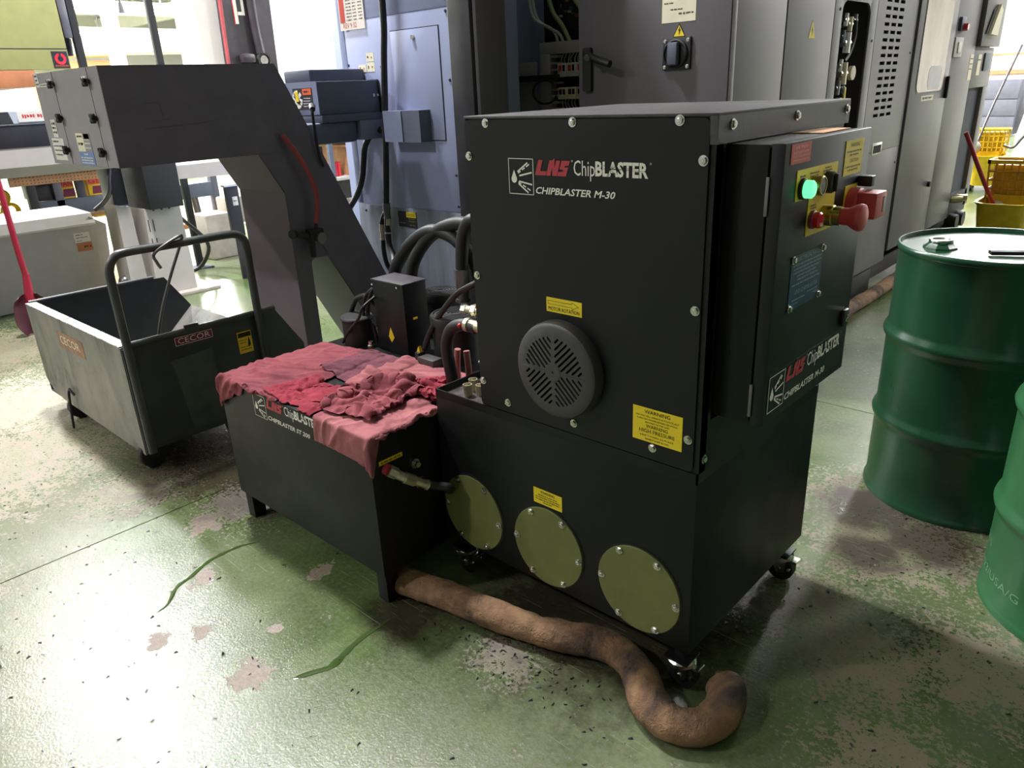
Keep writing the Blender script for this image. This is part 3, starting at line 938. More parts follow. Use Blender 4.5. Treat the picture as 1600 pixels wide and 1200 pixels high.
# hoses ----------------------------------------------------------------
def hose(name, pts, r, label, m='hose_rubber', cat='hose', ends=(), group=None, sub=7, seg=14):
    t = thing(name, pts[0], label, cat, group)
    part('tubing', MB().tube(pts, r, seg, sub), m, t, 60)
    for (a, b, rr, mm) in ends:
        a = Vector(a); b = Vector(b)
        d = b - a
        part('fitting', MB().cyl(a, a + d * .45, rr, rr, 6).cyl(a + d * .4, b, rr * .82, rr * .82, 16).cyl(a + d * .9, b, rr * .95, rr * .95, 16), mm, t)
    return t
h1 = hose('hydraulic_hose', [(-.79, -.10, .372), (-.77, -.075, .362), (-.75, -.05, .352), (-.775, -.025, .325), (-.803, -.004, .304)], .013,
     'short black hose joining the settling tank to the coolant unit', ends=(((-.838, -.184, .434), (-.812, -.150, .404), .017, 'fitting'), ((-.815, -.153, .407), (-.785, -.095, .368), .0165, 'fitting')))
part('clamp', MB().lathe([(.0185, -.003), (.0185, .003)], (-.797, -.108, .377), 'x', 18, close=True), 'print_red', h1)
hose('suction_hose', [(-1.62, .52, .66), (-1.60, .50, .76), (-1.524, .50, .851), (-1.43, .50, .916), (-1.351, .50, .942), (-1.279, .50, .934), (-1.227, .50, .912), (-1.16, .50, .86), (-1.13, .50, .78), (-1.12, .49, .70)], .024,
     'thick black hose arching behind the junction box, the lower of two', group='arched hoses behind the junction box')
hose('suction_hose', [(-1.485, .47, .66), (-1.48, .48, .763), (-1.459, .49, .83), (-1.396, .50, .904), (-1.31, .50, .953), (-1.226, .50, .977), (-1.14, .49, .982), (-1.0, .49, .985), (-.8, .49, .96), (-.65, .49, .95)], .024,
     'thick black hose arching highest and running behind the coolant unit', group='arched hoses behind the junction box')
hose('suction_hose', [(-.65, .40, 1.0), (-.9, .42, 1.015), (-1.02, .43, 1.02), (-1.10, .44, 1.005), (-1.145, .45, .96), (-1.160, .45, .90), (-1.166, .45, .843), (-1.169, .45, .815)], .022,
     'black hose bending straight down onto a metal coupling', ends=(((-1.169, .45, .835), (-1.172, .45, .72), .027, 'steel_tube'),))
hose('cable', [(-.65, .33, .90), (-.80, .32, .89), (-.90, .31, .868), (-.961, .30, .84), (-1.034, .30, .802), (-1.089, .30, .754), (-1.143, .30, .698), (-1.18, .29, .64), (-1.20, .28, .585)], .010,
     'thin black cable dipping from the coolant unit to the valve', cat='cable')
e = hose('pressure_hose', [(-.80, .15, .768), (-.854, .15, .768), (-.905, .15, .747), (-.932, .15, .705), (-.935, .15, .657), (-.924, .15, .587), (-.915, .15, .54)], .019,
     'black elbow hose dropping from a pale fitting beside the towels', ends=(((-.70, .152, .772), (-.842, .15, .770), .022, 'fitting'),))
part('dust_cap', MB().sphere((-.852, .131, .770), .007, 12, 8), 'red_lens', e)
hose('relief_pipe', [(-.86, .17, .808), (-.80, .17, .812), (-.66, .17, .815)], .010, 'pale metal pipe stub with a hexagon nut on the coolant unit', 'fitting', 'pipe',
     ends=(((-.83, .17, .811), (-.79, .17, .812), .019, 'fitting'), ((-.875, .17, .806), (-.835, .17, .810), .014, 'fitting')))
hose('drain_valve', [(-.665, .16, .715), (-.70, .16, .71), (-.726, .16, .69), (-.735, .16, .655), (-.732, .16, .62), (-.728, .16, .604)], .015, 'chrome drain valve low on the left of the coolant unit', 'steel_tube', 'valve',
     ends=(((-.734, .16, .66), (-.731, .16, .625), .020, 'chrome'), ((-.79, .15, .668), (-.745, .158, .668), .016, 'fitting')))
hose('return_pipe', [(-.962, .21, .54), (-.962, .21, .60), (-.955, .21, .655)], .010, 'dull copper pipe standing behind the black elbow hose, left one', 'dull_pink', 'pipe')
hose('return_pipe', [(-.905, .20, .54), (-.90, .20, .60), (-.905, .20, .662)], .010, 'dull copper pipe standing behind the black elbow hose, right one', 'dull_pink', 'pipe')
for k, (pts, r, lab) in enumerate((
        ([(-1.44, .36, .79), (-1.47, .31, .765), (-1.51, .30, .705), (-1.528, .30, .653), (-1.50, .30, .60), (-1.49, .30, .54)], .008, 'black cable looping down the left of the junction box, nearest the box'),
        ([(-1.45, .36, .77), (-1.49, .30, .75), (-1.535, .29, .69), (-1.53, .28, .579), (-1.53, .28, .54)], .006, 'thin black cable looping down left of the junction box, outer one'),
        ([(-1.46, .34, .66), (-1.48, .31, .64), (-1.463, .30, .591), (-1.46, .29, .54)], .008, 'short black cable below the wire bundle of the junction box'),
        ([(-1.62, .29, .545), (-1.625, .29, .63), (-1.60, .30, .69), (-1.56, .30, .712), (-1.515, .30, .723), (-1.45, .33, .72)], .010, 'black conduit arching over the round pump motor'),
        ([(-1.45, .30, .74), (-1.442, .22, .71), (-1.47, .22, .67), (-1.50, .22, .642), (-1.55, .22, .60), (-1.594, .22, .55)], .005, 'thin black wire slanting down to the corner of the towels'))):
    hose('cable', pts, r, lab, cat='cable')
# wire bundle knot
wb = MB()
for k in range(7):
    a = random.uniform(0, 6.28)
    wb.tube([(-1.47 + .02 * math.cos(a + j), .30 + .015 * math.sin(a * 2 + j), .66 + .022 * j) for j in range(6)], .005, 8, 4)
single('wire_bundle', wb, 'hose_rubber', 'knot of black wires tied against the junction box', 'wires', smooth=60)
part_w = MB().lathe([(.013, 0), (.013, .02), (.009, .024), (.009, .034), (.0001, .034)], (-1.455, .245, .54), 'z', 14)
single('pipe_plug', part_w, 'zinc', 'small metal plug at the foot of the junction box', 'fitting')
# ================================================================== shop towels: small cloth solver draping over the tank
GX0, GX1, GY0, GY1, GS = -2.0, -.6, -.6, .6, .005
HN = (int((GX1 - GX0) / GS), int((GY1 - GY0) / GS))
HMAP = np.zeros(HN)
gx = GX0 + (np.arange(HN[0]) + .5) * GS
gy = GY0 + (np.arange(HN[1]) + .5) * GS
inside = ((gx[:, None] > -1.675) & (gx[:, None] < -.85) & (gy[None, :] > -.235) & (gy[None, :] < .65))
HMAP[inside] = .540
HMAP[(gx[:, None] > -.83) & (gy[None, :] > 0)] = .621
BX0, BX1, BY0 = -1.677, -.848, -.2375

def thicken(mb, th):
    """second skin below a sheet, joined along its border"""
    bm = mb.bm
    bmesh.ops.recalc_face_normals(bm, faces=bm.faces)
    bm.normal_update()
    vs = list(bm.verts); fs = list(bm.faces); bd = [e for e in bm.edges if e.is_boundary]
    lo = {v: bm.verts.new(v.co - v.normal * th) for v in vs}
    for f in fs:
        bm.faces.new([lo[v] for v in reversed(f.verts)])
    for e in bd:
        a, b = e.verts
        bm.faces.new((a, b, lo[b], lo[a]))

def cloth(name, corners, n, slack, seed, m, label, z0=.6, lift=None, steps=150, rumple=.012, freq=(22.0, 22.0), ang=0.0, fold=.006):
    """drape a towel: positions relax under gravity with stretch limits against the height map"""
    c = [np.array(q, float) for q in corners]          # front left, back left, back right, front right
    lu = (np.linalg.norm(c[3] - c[0]) + np.linalg.norm(c[2] - c[1])) / 2
    lv = (np.linalg.norm(c[1] - c[0]) + np.linalg.norm(c[2] - c[3])) / 2
    nu = n; nv = max(6, int(round(n * lv / lu)))
    Ug, Vg = np.meshgrid(np.linspace(0, 1, nu), np.linspace(0, 1, nv), indexing='ij')
    XY = (c[0] * ((1 - Ug) * (1 - Vg))[..., None] + c[1] * ((1 - Ug) * Vg)[..., None] + c[2] * (Ug * Vg)[..., None] + c[3] * (Ug * (1 - Vg))[..., None])
    X = XY[..., 0].copy(); Y = XY[..., 1].copy()
    Z = np.full_like(X, z0)
    ca, sa = math.cos(ang), math.sin(ang)
    for i in range(nu):
        for j in range(nv):
            px, py = X[i, j] * ca + Y[i, j] * sa, -X[i, j] * sa + Y[i, j] * ca
            p = Vector((px * freq[0] + seed * 3.7, py * freq[1], seed))
            w = noise.noise(p * .35 + Vector((7, 1, seed)))
            Z[i, j] += rumple * (1.6 - 3.2 * abs(noise.noise(p + Vector((w * 2, w * 2, 0))))) * (.5 + max(0, w + .3)) + rumple * .5 * noise.noise(p * 2.1)
            q = Vector((X[i, j] * 9 + seed, Y[i, j] * 9 - seed, 3.1))
            X[i, j] += .014 * noise.noise(q); Y[i, j] += .014 * noise.noise(q + Vector((9, 4, 1)))
    if lift is not None:
        Z += lift(X, Y)
    P = np.stack([X, Y, Z], -1); V = np.zeros_like(P)
    ru = lu / (nu - 1) * slack; rv = lv / (nv - 1) * slack
    rd = math.hypot(ru, rv)
    def con(A, B, L, k):
        d = B - A; l = np.linalg.norm(d, axis=-1, keepdims=True) + 1e-9
        c = d * (1 - L / l) * .5 * k
        A += c; B -= c
    dt = .016
    for st in range(steps):
        V[..., 2] -= 9.8 * dt
        V *= .93
        Q = P + V * dt
        for it in range(5):
            for o in (0, 1):
                con(Q[o:-1:2, :][: (nu - o) // 2], Q[o + 1::2, :][: (nu - o) // 2], ru, 1.0)
                con(Q[:, o:-1:2][:, : (nv - o) // 2], Q[:, o + 1::2][:, : (nv - o) // 2], rv, 1.0)
            for o in (0, 1):
                con(Q[o:-1:2, :-1][: (nu - o) // 2], Q[o + 1::2, 1:][: (nu - o) // 2], rd, .35)
                con(Q[o:-1:2, 1:][: (nu - o) // 2], Q[o + 1::2, :-1][: (nu - o) // 2], rd, .35)
            if nu > 4 and nv > 4:                                 # bending
                con(Q[:-2], Q[2:], 2 * ru, .06); con(Q[:, :-2], Q[:, 2:], 2 * rv, .06)
            ix = np.clip(((Q[..., 0] - GX0) / GS).astype(int), 0, HN[0] - 1)
            iy = np.clip(((Q[..., 1] - GY0) / GS).astype(int), 0, HN[1] - 1)
            h = HMAP[ix, iy] + .005
            pen = h - Q[..., 2]
            deep = Q[..., 2] < np.where(Q[..., 0] > -.84, .58, .505)
            hit = (pen > 0) & ~deep
            Q[..., 2] = np.where(hit, h, Q[..., 2])
            # deep inside the tank side: push out through the nearest face
            inb = deep & (Q[..., 0] > BX0) & (Q[..., 0] < BX1) & (Q[..., 1] > BY0)
            dx0 = Q[..., 0] - BX0; dx1 = BX1 - Q[..., 0]; dy0 = Q[..., 1] - BY0
            mn = np.minimum(np.minimum(dx0, dx1), dy0)
            Q[..., 0] = np.where(inb & (mn == dx0), BX0 - .006, Q[..., 0])
            Q[..., 0] = np.where(inb & (mn == dx1), BX1 + .006, Q[..., 0])
            Q[..., 1] = np.where(inb & (mn == dy0), BY0 - .006, Q[..., 1])
            if it == 4:
                fr = hit[..., None] | inb[..., None]
                Q[..., :2] = np.where(fr, P[..., :2] + (Q[..., :2] - P[..., :2]) * .35, Q[..., :2])
        V = np.clip((Q - P) / dt, -2, 2)
        P = Q
    # folds: warped ridges raised along the cloth's own normal
    du = np.gradient(P, axis=0); dv = np.gradient(P, axis=1)
    nr = np.cross(du, dv); nr /= np.linalg.norm(nr, axis=-1, keepdims=True) + 1e-9
    nr *= np.where(nr[..., 2:3] < -.2, -1, 1)
    out = np.stack([np.clip((P[..., 0] - BX1) * 99, 0, 1) - np.clip((BX0 - P[..., 0]) * 99, 0, 1), -np.clip((BY0 - P[..., 1]) * 99, 0, 1), 0 * P[..., 0]], -1)
    flip = (np.abs(nr[..., 2]) < .5) & ((nr * out).sum(-1) < 0)
    nr = np.where(flip[..., None], -nr, nr)
    for i in range(nu):
        for j in range(nv):
            u = i / (nu - 1) * lu; v = j / (nv - 1) * lv
            px, py = u * ca + v * sa, -u * sa + v * ca
            q = Vector((px * freq[0] + seed * 3.7, py * freq[1], seed * 1.3))
            w1 = noise.noise(q * .4 + Vector((7, 1, seed)))
            w2 = noise.noise(q * .4 + Vector((1, 17, seed)))
            r1 = max(0, 1 - abs(noise.noise(q + Vector((w1 * 1.6, w2 * 1.6, 0)))) * 3.0)
            r2 = max(0, 1 - abs(noise.noise(q * 1.9 + Vector((w2 * 2 + 5, w1 * 2, 3)))) * 3.2)
            e = min(1.0, 12 * min(i, nu - 1 - i, j, nv - 1 - j) / nu + .35)
            P[i, j] += nr[i, j] * e * fold * (r1 ** 1.5 * (.6 + max(0, w1 * 1.5 + .3)) + .45 * r2 + .25 * (noise.noise(q * 3.7) + .5))
    # one smoothing pass, then lay it into the height map for the next towel
    S = P.copy()
    S[1:-1, 1:-1] = P[1:-1, 1:-1] * .76 + .06 * (P[:-2, 1:-1] + P[2:, 1:-1] + P[1:-1, :-2] + P[1:-1, 2:])
    P = S
    for i in range(nu - 1):
        for a in np.linspace(0, 1, 3):
            row = P[i] * (1 - a) + P[i + 1] * a
            for b in np.linspace(0, 1, 3):
                q = row[:-1] * (1 - b) + row[1:] * b
                ix = ((q[:, 0] - GX0) / GS).astype(int); iy = ((q[:, 1] - GY0) / GS).astype(int)
                ok = (ix >= 0) & (ix < HN[0]) & (iy >= 0) & (iy < HN[1])
                np.maximum.at(HMAP, (ix[ok], iy[ok]), np.where(q[ok, 2] > .5, q[ok, 2], 0))
    mb = MB()
    W_ = [[mb.bm.verts.new(P[i, j]) for j in range(nv)] for i in range(nu)]
    for i in range(nu - 1):
        for j in range(nv - 1):
            mb.bm.faces.new((W_[i][j], W_[i + 1][j], W_[i + 1][j + 1], W_[i][j + 1]))
    # give it the thickness of terry cloth
    thicken(mb, .0022)
    o = single(name, mb, m, label, 'towel', 'red shop towels on the settling tank', smooth=180)
    sm = o.modifiers.new('s', 'SUBSURF'); sm.levels = 1; sm.render_levels = 1
    return o

cloth('shop_towel', ((-1.705, -.266), (-1.735, .17), (-1.36, .215), (-1.29, -.255)), 70, 1.07, 1, 'towel_rose', 'wide rose towel spread over the left end of the settling tank', rumple=.012, freq=(8, 26), ang=.35, fold=.010)
cloth('shop_towel', ((-1.43, .01), (-1.41, .22), (-1.21, .245), (-1.19, 0)), 44, 1.12, 2, 'towel_plum', 'plum stained towel lying flat near the junction box', rumple=.016, freq=(10, 34), ang=.5, fold=.009)
cloth('shop_towel', ((-1.25, -.02), (-1.24, .25), (-.955, .255), (-.90, .0)), 54, 1.11, 3, 'towel_pale', 'pale pink towel with long pleats below the junction box', rumple=.014, freq=(8, 34), ang=.45, fold=.012)
cloth('shop_towel', ((-1.125, -.232), (-1.10, .06), (-.855, .03), (-.792, -.303)), 60, 1.035, 4, 'towel_pale', 'pale pink towel hanging over the front right corner of the settling tank', rumple=.006, freq=(14, 14), steps=200, fold=.006)
cloth('shop_towel', ((-1.42, -.228), (-1.33, -.06), (-1.09, -.06), (-1.13, -.222)), 56, 1.17, 5, 'towel_red', 'bright red towel lying along the front edge above the lettering', rumple=.026, freq=(18, 30), z0=.62, ang=-.3, fold=.013)
cloth('shop_towel', ((-1.03, .0), (-1.02, .15), (-.90, .19), (-.872, .03)), 40, 1.3, 6, 'towel_red', 'small red towel bunched against the black elbow hose', rumple=.04, freq=(30, 30), z0=.63, fold=.018)
cloth('shop_towel', ((-1.16, -.20), (-1.17, .03), (-.95, .07), (-.90, -.15)), 64, 1.32, 8, 'towel_rose', 'crumpled dark rose towel heaped on top of the others', rumple=.075, freq=(11, 17), z0=.68, ang=.8, fold=.026)

# ================================================================== absorbent socks
def sock(pts, r, label, m='sock_cloth'):
    t = thing('absorbent_sock', (pts[0][0], pts[0][1], 0), label, 'sock', 'absorbent socks on the floor')
    P = spline(pts, 14)
    n = len(P); seg = 28
    mb = MB()
    rings = []
    s = 0.0
    for i in range(n):
        tg = (P[min(i + 1, n - 1)] - P[max(i - 1, 0)]).normalized()
        sd = Vector((-tg.y, tg.x, 0)).normalized()
        s += (P[i] - P[i - 1]).length if i else 0
        end = min(1.0, (min(i, n - 1 - i) + .4) / 4.0)
        rr = r * (.55 + .45 * math.sin(end * PI / 2)) * (1 + .07 * noise.noise(Vector((s * 7, 1, 2))) + .05 * noise.noise(Vector((s * 22, 4, 2))))
        curv = 0.0
        if 0 < i < n - 1:
            a = (P[i] - P[i - 1]).normalized(); b = (P[i + 1] - P[i]).normalized()
            curv = a.x * b.y - a.y * b.x
        ring = []
        for k in range(seg):
            a = 2 * PI * k / seg
            side_ = math.cos(a); up = math.sin(a)
            w = 1 + .07 * noise.noise(Vector((s * 42, math.cos(a) * 1.5, math.sin(a) * 1.5)))
            fold = max(0, side_ * (1 if curv > 0 else -1)) * min(1, abs(curv) * 6)
            w += .07 * fold * math.sin(s * 330)
            z = up * rr * w * .88
            c = P[i]
            p = Vector((c.x, c.y, 0)) + sd * (side_ * rr * w * 1.06) + Vector((0, 0, max(.0015, rr * .86 + z)))
            ring.append(mb.bm.verts.new(p))
        rings.append(ring)
    for a, b in zip(rings[:-1], rings[1:]):
        for k in range(seg):
            mb.bm.faces.new((a[k], a[(k + 1) % seg], b[(k + 1) % seg], b[k]))
    mb.bm.faces.new(rings[0][::-1]); mb.bm.faces.new(rings[-1])
    part('tube', mb, m, t, 60)
    e = P[-1]; d = (P[-1] - P[-3]).normalized()
    part('tied_end', MB().lathe([(.016, 0), (.008, .008), (.012, .018), (.006, .022)], (e.x + d.x * .004, e.y + d.y * .004, r * .86), 'z', 12), m, t, 60)
    return t
sock([(-.92, -.165, .04), (-.846, -.150, .04), (-.71, -.120, .04), (-.575, -.100, .04), (-.456, -.075, .04), (-.35, -.043, .04), (-.262, -.004, .04), (-.185, .002, .04), (-.112, -.030, .04), (-.052, -.085, .04),
      (.018, -.112, .04), (.078, -.082, .04), (.098, -.016, .04), (.082, .05, .04), (.05, .078, .04)], .043, 'long tan absorbent sock curling round the front caster of the coolant unit')
sock([(-.80, 2.7, .04), (-.842, 3.4, .04), (-.842, 3.8, .04), (-.852, 4.3, .04), (-.86, 5.0, .04)], .045, 'tan absorbent sock lying along the foot of the grey lathe')

# ================================================================== steel drums
def drum(x, y, m, label, rot=0.0, top=True):
    t = thing('steel_drum', (x, y, 0), label, 'drum', 'green steel drums')
    R = .2860
    prof = [(R - .004, .012), (R + .005, .006), (R + .0065, 0), (R + .0065, .012), (R + .003, .020), (R - .001, .028)]
    def hoop(z):
        return [(R, z - .034), (R + .002, z - .024), (R + .010, z - .010), (R + .0125, z), (R + .010, z + .010), (R + .002, z + .024), (R, z + .034)]
    prof += [(R, .10)] + hoop(.292) + [(R, .44)] + hoop(.585) + [(R, .78), (R - .001, .852), (R + .003, .862)]
    part('shell', MB().lathe(prof, (x, y, 0), 'z', 96, close=True), m, t, 35)
    part('rim', MB().lathe([(R + .003, .860), (R + .0068, .866), (R + .0068, .876), (R + .003, .881), (R - .002, .881), (R - .0045, .876), (R - .0055, .860)], (x, y, 0), 'z', 96, close=True), m, t, 40)
    part('base', MB().lathe([(R - .003, .014), (.0001, .018)], (x, y, 0), 'z', 48), m, t)
    if top:
        head = part('head', MB().lathe([(R - .005, .866), (R - .010, .858), (R - .030, .857), (R - .036, .862), (R - .055, .863), (.0001, .864)], (x, y, 0), 'z', 96), m, t, 40)
        return t, head
    return t, None
D1 = (.216, 1.485)
t1, hd = drum(D1[0], D1[1], 'drum_green', 'dark green steel drum with a clip and paper on its lid')
# bung near the left of the lid
bu = (D1[0] - .150, D1[1] - .085)
bg = part('bung', MB().lathe([(.055, .858), (.050, .872), (.040, .880), (.036, .884), (.036, .888)], (bu[0], bu[1], 0), 'z', 8), 'drum_green', t1, 25)
part('bung_cap', MB().lathe([(.034, .884), (.036, .892), (.034, .896), (.027, .896), (.024, .891), (.0001, .891)], (bu[0], bu[1], 0), 'z', 28), 'zinc', bg, 35)
pp = MB().prism([(D1[0] - .13, D1[1] - .145), (D1[0] + .02, D1[1] - .215), (D1[0] + .16, D1[1] - .12), (D1[0] + .02, D1[1] - .02)], 2, .8645, .8655)
single('paper_sheet', pp, 'paper', 'printed paper lying on the lid of the dark green drum', 'paper', smooth=None)
tgt = MB()
LP = Pl((D1[0], D1[1], .8658), (.83, .55, 0), (-.55, .83, 0))
for r0 in range(6):
    squiggle(tgt, LP, -.15, -.02 + .02 * (r0 % 3), -.13 + .018 * r0, -.121 + .018 * r0, .0002)
single('paper_print', tgt, 'print_black', 'lines of grey print on the paper on the drum lid', 'print', smooth=None)
ck = thing('spring_clip', (D1[0] + .10, D1[1] - .06, .866), 'black hinged clip resting on the lid of the green drum', 'clip')
part('jaw', MB().obox((D1[0] + .055, D1[1] - .10, .876), (.13, .035, .012), Matrix.Rotation(.45, 3, 'Z'), .003), 'rubber', ck)
part('body', MB().obox((D1[0] + .14, D1[1] - .055, .888), (.12, .06, .034), Matrix.Rotation(.55, 3, 'Z'), .006), 'rubber', ck)
D2 = (.700, 1.000)
t2, _ = drum(D2[0], D2[1], 'drum_green_light', 'bright green steel drum cut by the right edge of the picture')
# stamped marking round the lower shell
def drum_text(t, c, R, txt, a0, a1, z0, z1):
    mb = MB()
    pl = Pl((0, 0, 0), (1, 0, 0), (0, 1, 0))
    text_into(mb, pl, txt, 0, 1, 0, 1, 0)
    for v in mb.bm.verts:
        a = a0 + (a1 - a0) * v.co.x
        z = z0 + (z1 - z0) * v.co.y
        v.co = (c[0] + (R + .0008) * math.cos(a), c[1] + (R + .0008) * math.sin(a), z)
    part('stamped_marking', mb, mat('stamp_green', (104, 150, 110), 0.5, var=0) if 'stamp_green' not in MATS else 'stamp_green', t, None)
drum_text(t2, D2, .286, '305', PI + .16, PI + .40, .158, .180)
drum_text(t2, D2, .286, '100/23/USA/G', PI + .02, PI + .95, .082, .106)

# ================================================================== chip conveyor
CV = thing('chip_conveyor', (-2.655, .6, 0), 'tall dark chip conveyor with a boxed head over the hopper cart', 'conveyor')
XS, XI = -2.45, -2.86
hd_ = MB().prism([(-.107, 1.180), (.486, 1.180), (.63, 1.180), (.80, 1.180), (.624, 1.546), (-.107, 1.546)], 0, -3.165, XS)
part('head_box', hd_, 'conveyor_dark', CV, None)
# inclined trunk from the head down behind the machine
tr = MB().prism([(.486, 1.1795), (.80, 1.1795), (1.127, .476), (1.285, .14), (1.285, .03), (1.12, .03), (.893, .456), (.77, .678), (.735, .745), (.585, 1.004)], 0, XI, XS)
part('inclined_trunk', tr, 'conveyor_dark', CV, None)
part('trunk_underside', MB().prism([(.486, 1.1790), (.5835, 1.0035), (.5815, 1.0025), (.484, 1.1780)], 0, XI, XS - .004), 'conveyor_lit', CV, None)
part('trough_underside', MB().prism([(.735, .745), (.893, .456), (1.11, .04), (1.107, .038), (.890, .454), (.732, .742)], 0, XI, XS - .004), 'conveyor_lit', CV, None)
# leg: front panel, side plates with the cut-out left open
part('leg_front_panel', MB().box(XI, XS - .002, .583, .589, 0, 1.003), 'conveyor_lit', CV)
for x in (XS - .004, XI):
    sp_ = MB()
    # strip beside the leg, top gusset with rounded inner corner, foot
    cr = [(.669 + .022 * (1 - math.cos(a)), .660 + .022 * math.sin(a)) for a in np.linspace(0, PI / 2, 6)]
    sp_.prism([(.585, 0), (.668, 0), (.669, .660)] + cr[1:] + [(.770, .683), (.74, .745), (.586, 1.004)], 0, x, x + .004)
    part('leg_side_plate', sp_, 'conveyor_dark', CV, None)
part('base_frame', MB().box(XI, XS, .62, 1.285, .0, .05), 'conveyor_dark', CV)
E1 = front(-.107)
part('end_cover', MB().box(-3.163, XS, -.1095, -.107, 1.181, 1.545), 'end_cover', CV, None)
for x in (-2.935, -2.556):
    part('cover_seam', MB().box(x - .0015, x + .0015, -.1102, -.1090, 1.182, 1.544), 'dark_void', CV, None)
KN = MB()
KN.cyl((0, 0, 0), (0, 0, .012), .010, .010, 8)
for a in (0, PI / 2):
    KN.obox((0, 0, .016), (.040, .013, .014), Matrix.Rotation(a + .785, 3, 'Z'), .003)
KNm = KN.mesh('star_knob', 'rubber', smooth=30)
for x, z in ((-2.935, 1.500), (-2.932, 1.367), (-2.944, 1.240), (-2.554, 1.495), (-2.560, 1.363), (-2.553, 1.238)):
    put(KNm, 'star_knob', CV, (x, -.1095, z), R_FRONT)
E2 = front(-.1097)
label_on(CV, E2, -3.150, -3.105, 1.492, 1.548, 'white_label', [('~', .15, .85, .7, .85), ('~', .15, .85, .4, .55), ('~', .15, .85, .12, .28)])
label_on(CV, E2, -3.100, -2.985, 1.492, 1.505, 'white_label', [('~', .1, .9, .3, .7)])
label_on(CV, E2, -3.085, -3.030, 1.290, 1.362, 'white_label', [('~', .15, .9, .7, .85), ('~', .15, .9, .45, .6), ('~', .15, .9, .2, .35)])
label_on(CV, E2, -3.125, -2.985, 1.196, 1.286, 'white_label', [('~', .1, .6, .8, .9), ('~', .1, .9, .6, .68), ('~', .1, .9, .4, .48), ('~', .1, .7, .2, .28)])
label_on(CV, E2, -2.828, -2.752, 1.237, 1.308, 'cream_label', [('~', .15, .85, .75, .88), ('~', .15, .85, .3, .5)])
label_on(CV, E2, -2.750, -2.678, 1.237, 1.308, 'end_cover', [('~', .1, .9, .6, .7), ('~', .1, .9, .4, .5), ('~', .1, .9, .15, .25)], 'print_white')
label_on(CV, E2, -2.742, -2.686, 1.285, 1.306, 'red_label')
label_on(CV, E2, -2.832, -2.676, 1.184, 1.235, 'light_blue_label', [('~', .35, .65, .75, .9), ('~', .08, .92, .48, .62), ('~', .08, .92, .28, .42), ('~', .08, .92, .08, .22)], 'print_white')
# faint raised outline of the maker's letters on the long side
ol = MB(); CS = side(XS)
for (a, b, c, d) in ((.03, 1.41, .09, 1.412), (.09, 1.412, .10, 1.36), (.06, 1.345, .12, 1.346), (.02, 1.315, .24, 1.325), (.22, 1.41, .36, 1.416), (.26, 1.35, .30, 1.352), (.22, 1.325, .34, 1.335)):
    ol.tube([CS.p(a, b, .0002), CS.p(c, d, .0002)], .0018, 6, 1)
part('embossed_outline', ol, 'conveyor_dark', CV)
rh = part('air_hose', MB().tube([(-2.43, .598, 1.255), (-2.422, .611, 1.234), (-2.40, .655, 1.147), (-2.395, .699, 1.045), (-2.40, .714, .944), (-2.405, .695, .853)], .0115, 12, 8), 'red_rubber', CV, 60, 'dull red air hose')
rg = MB()
rg.cyl((-2.405, .695, .853), (-2.405, .692, .83), .008, .008, 10)
rg.box(-2.43, -2.385, .645, .72, .775, .83, .006)
rg.cyl((-2.41, .65, .80), (-2.40, .575, .815), .015, .012, 14)
rg.cyl((-2.41, .575, .82), (-2.405, .560, .822), .022, .022, 14)
rg.cyl((-2.41, .66, .78), (-2.41, .66, .70), .017, .014, 14)
part('air_regulator', rg, 'rubber', CV)
ga = part('gauge', MB().lathe([(.026, 0), (.028, .012), (.026, .018), (.024, .016)], (-2.392, .700, .785), 'x', 24), 'steel_tube', CV, 35)
part('gauge_dial', MB().lathe([(.0245, .0145), (.0001, .0147)], (-2.392, .700, .785), 'x', 24), 'gauge_face', ga)
part('gauge_needle', MB().box(-2.377, -2.3765, .690, .712, .784, .787), 'print_black', ga, None)
cc = part('power_cable', MB().tube([(-2.46, .785, 1.36), (-2.43, .771, 1.350), (-2.425, .768, 1.30), (-2.43, .776, 1.16), (-2.44, .80, 1.10)], .007, 10, 6), 'hose_rubber', CV, 60)
part('cable_gland', MB().cyl((-2.47, .80, 1.365), (-2.425, .772, 1.352), .016, .012, 14), 'hose_rubber', CV)
label_on(CV, front(.583), -2.56, -2.50, .255, .30, 'maroon')

# ================================================================== hopper cart
HC = thing('hopper_cart', (-2.865, .05, 0), 'low grey steel hopper cart on casters with a tube handle', 'cart')
X0, X1 = -3.43, -2.30
prof_in = [(-.31, .09), (-.31, .535), (.25, .535), (.355, .532), (.475, .344), (.475, .30), (.18, .09)]
for x, nm in ((X0, 'end_wall'), (X1 - .006, 'end_wall')):
    part(nm, MB().prism(prof_in, 0, x, x + .006), 'tub_steel', HC, None)
fw = MB().prism([(X0, .16), (X0 + .07, .115), (X0 + .20, .09), (X1, .075), (X1, .535), (X0, .535)], 1, -.316, -.310)
part('front_wall', fw, 'tub_lit_worn', HC, None)
part('rim_flange', MB().box(X0, X1 - .01, -.316, -.272, .533, .540), 'rim_speckle', HC, None)
part('back_slope', MB().prism([(.475, .344), (.18, .09), (.174, .096), (.47, .350)], 0, X0 + .006, X1 - .006), 'tub_lit_worn', HC, None)
part('bottom', MB().box(X0 + .006, X1 - .006, -.31, .18, .088, .094), 'tub_steel', HC, None)
er = MB()
er.tube([(X1, -.30, .540), (X1, .352, .540)], .012, 12, 1)
part('rim_rod', er, 'tub_tube', HC, 60)
part('rim_rod', MB().tube([(X0, -.30, .540), (X0, .30, .540)], .010, 12, 1), 'tub_tube', HC, 60)
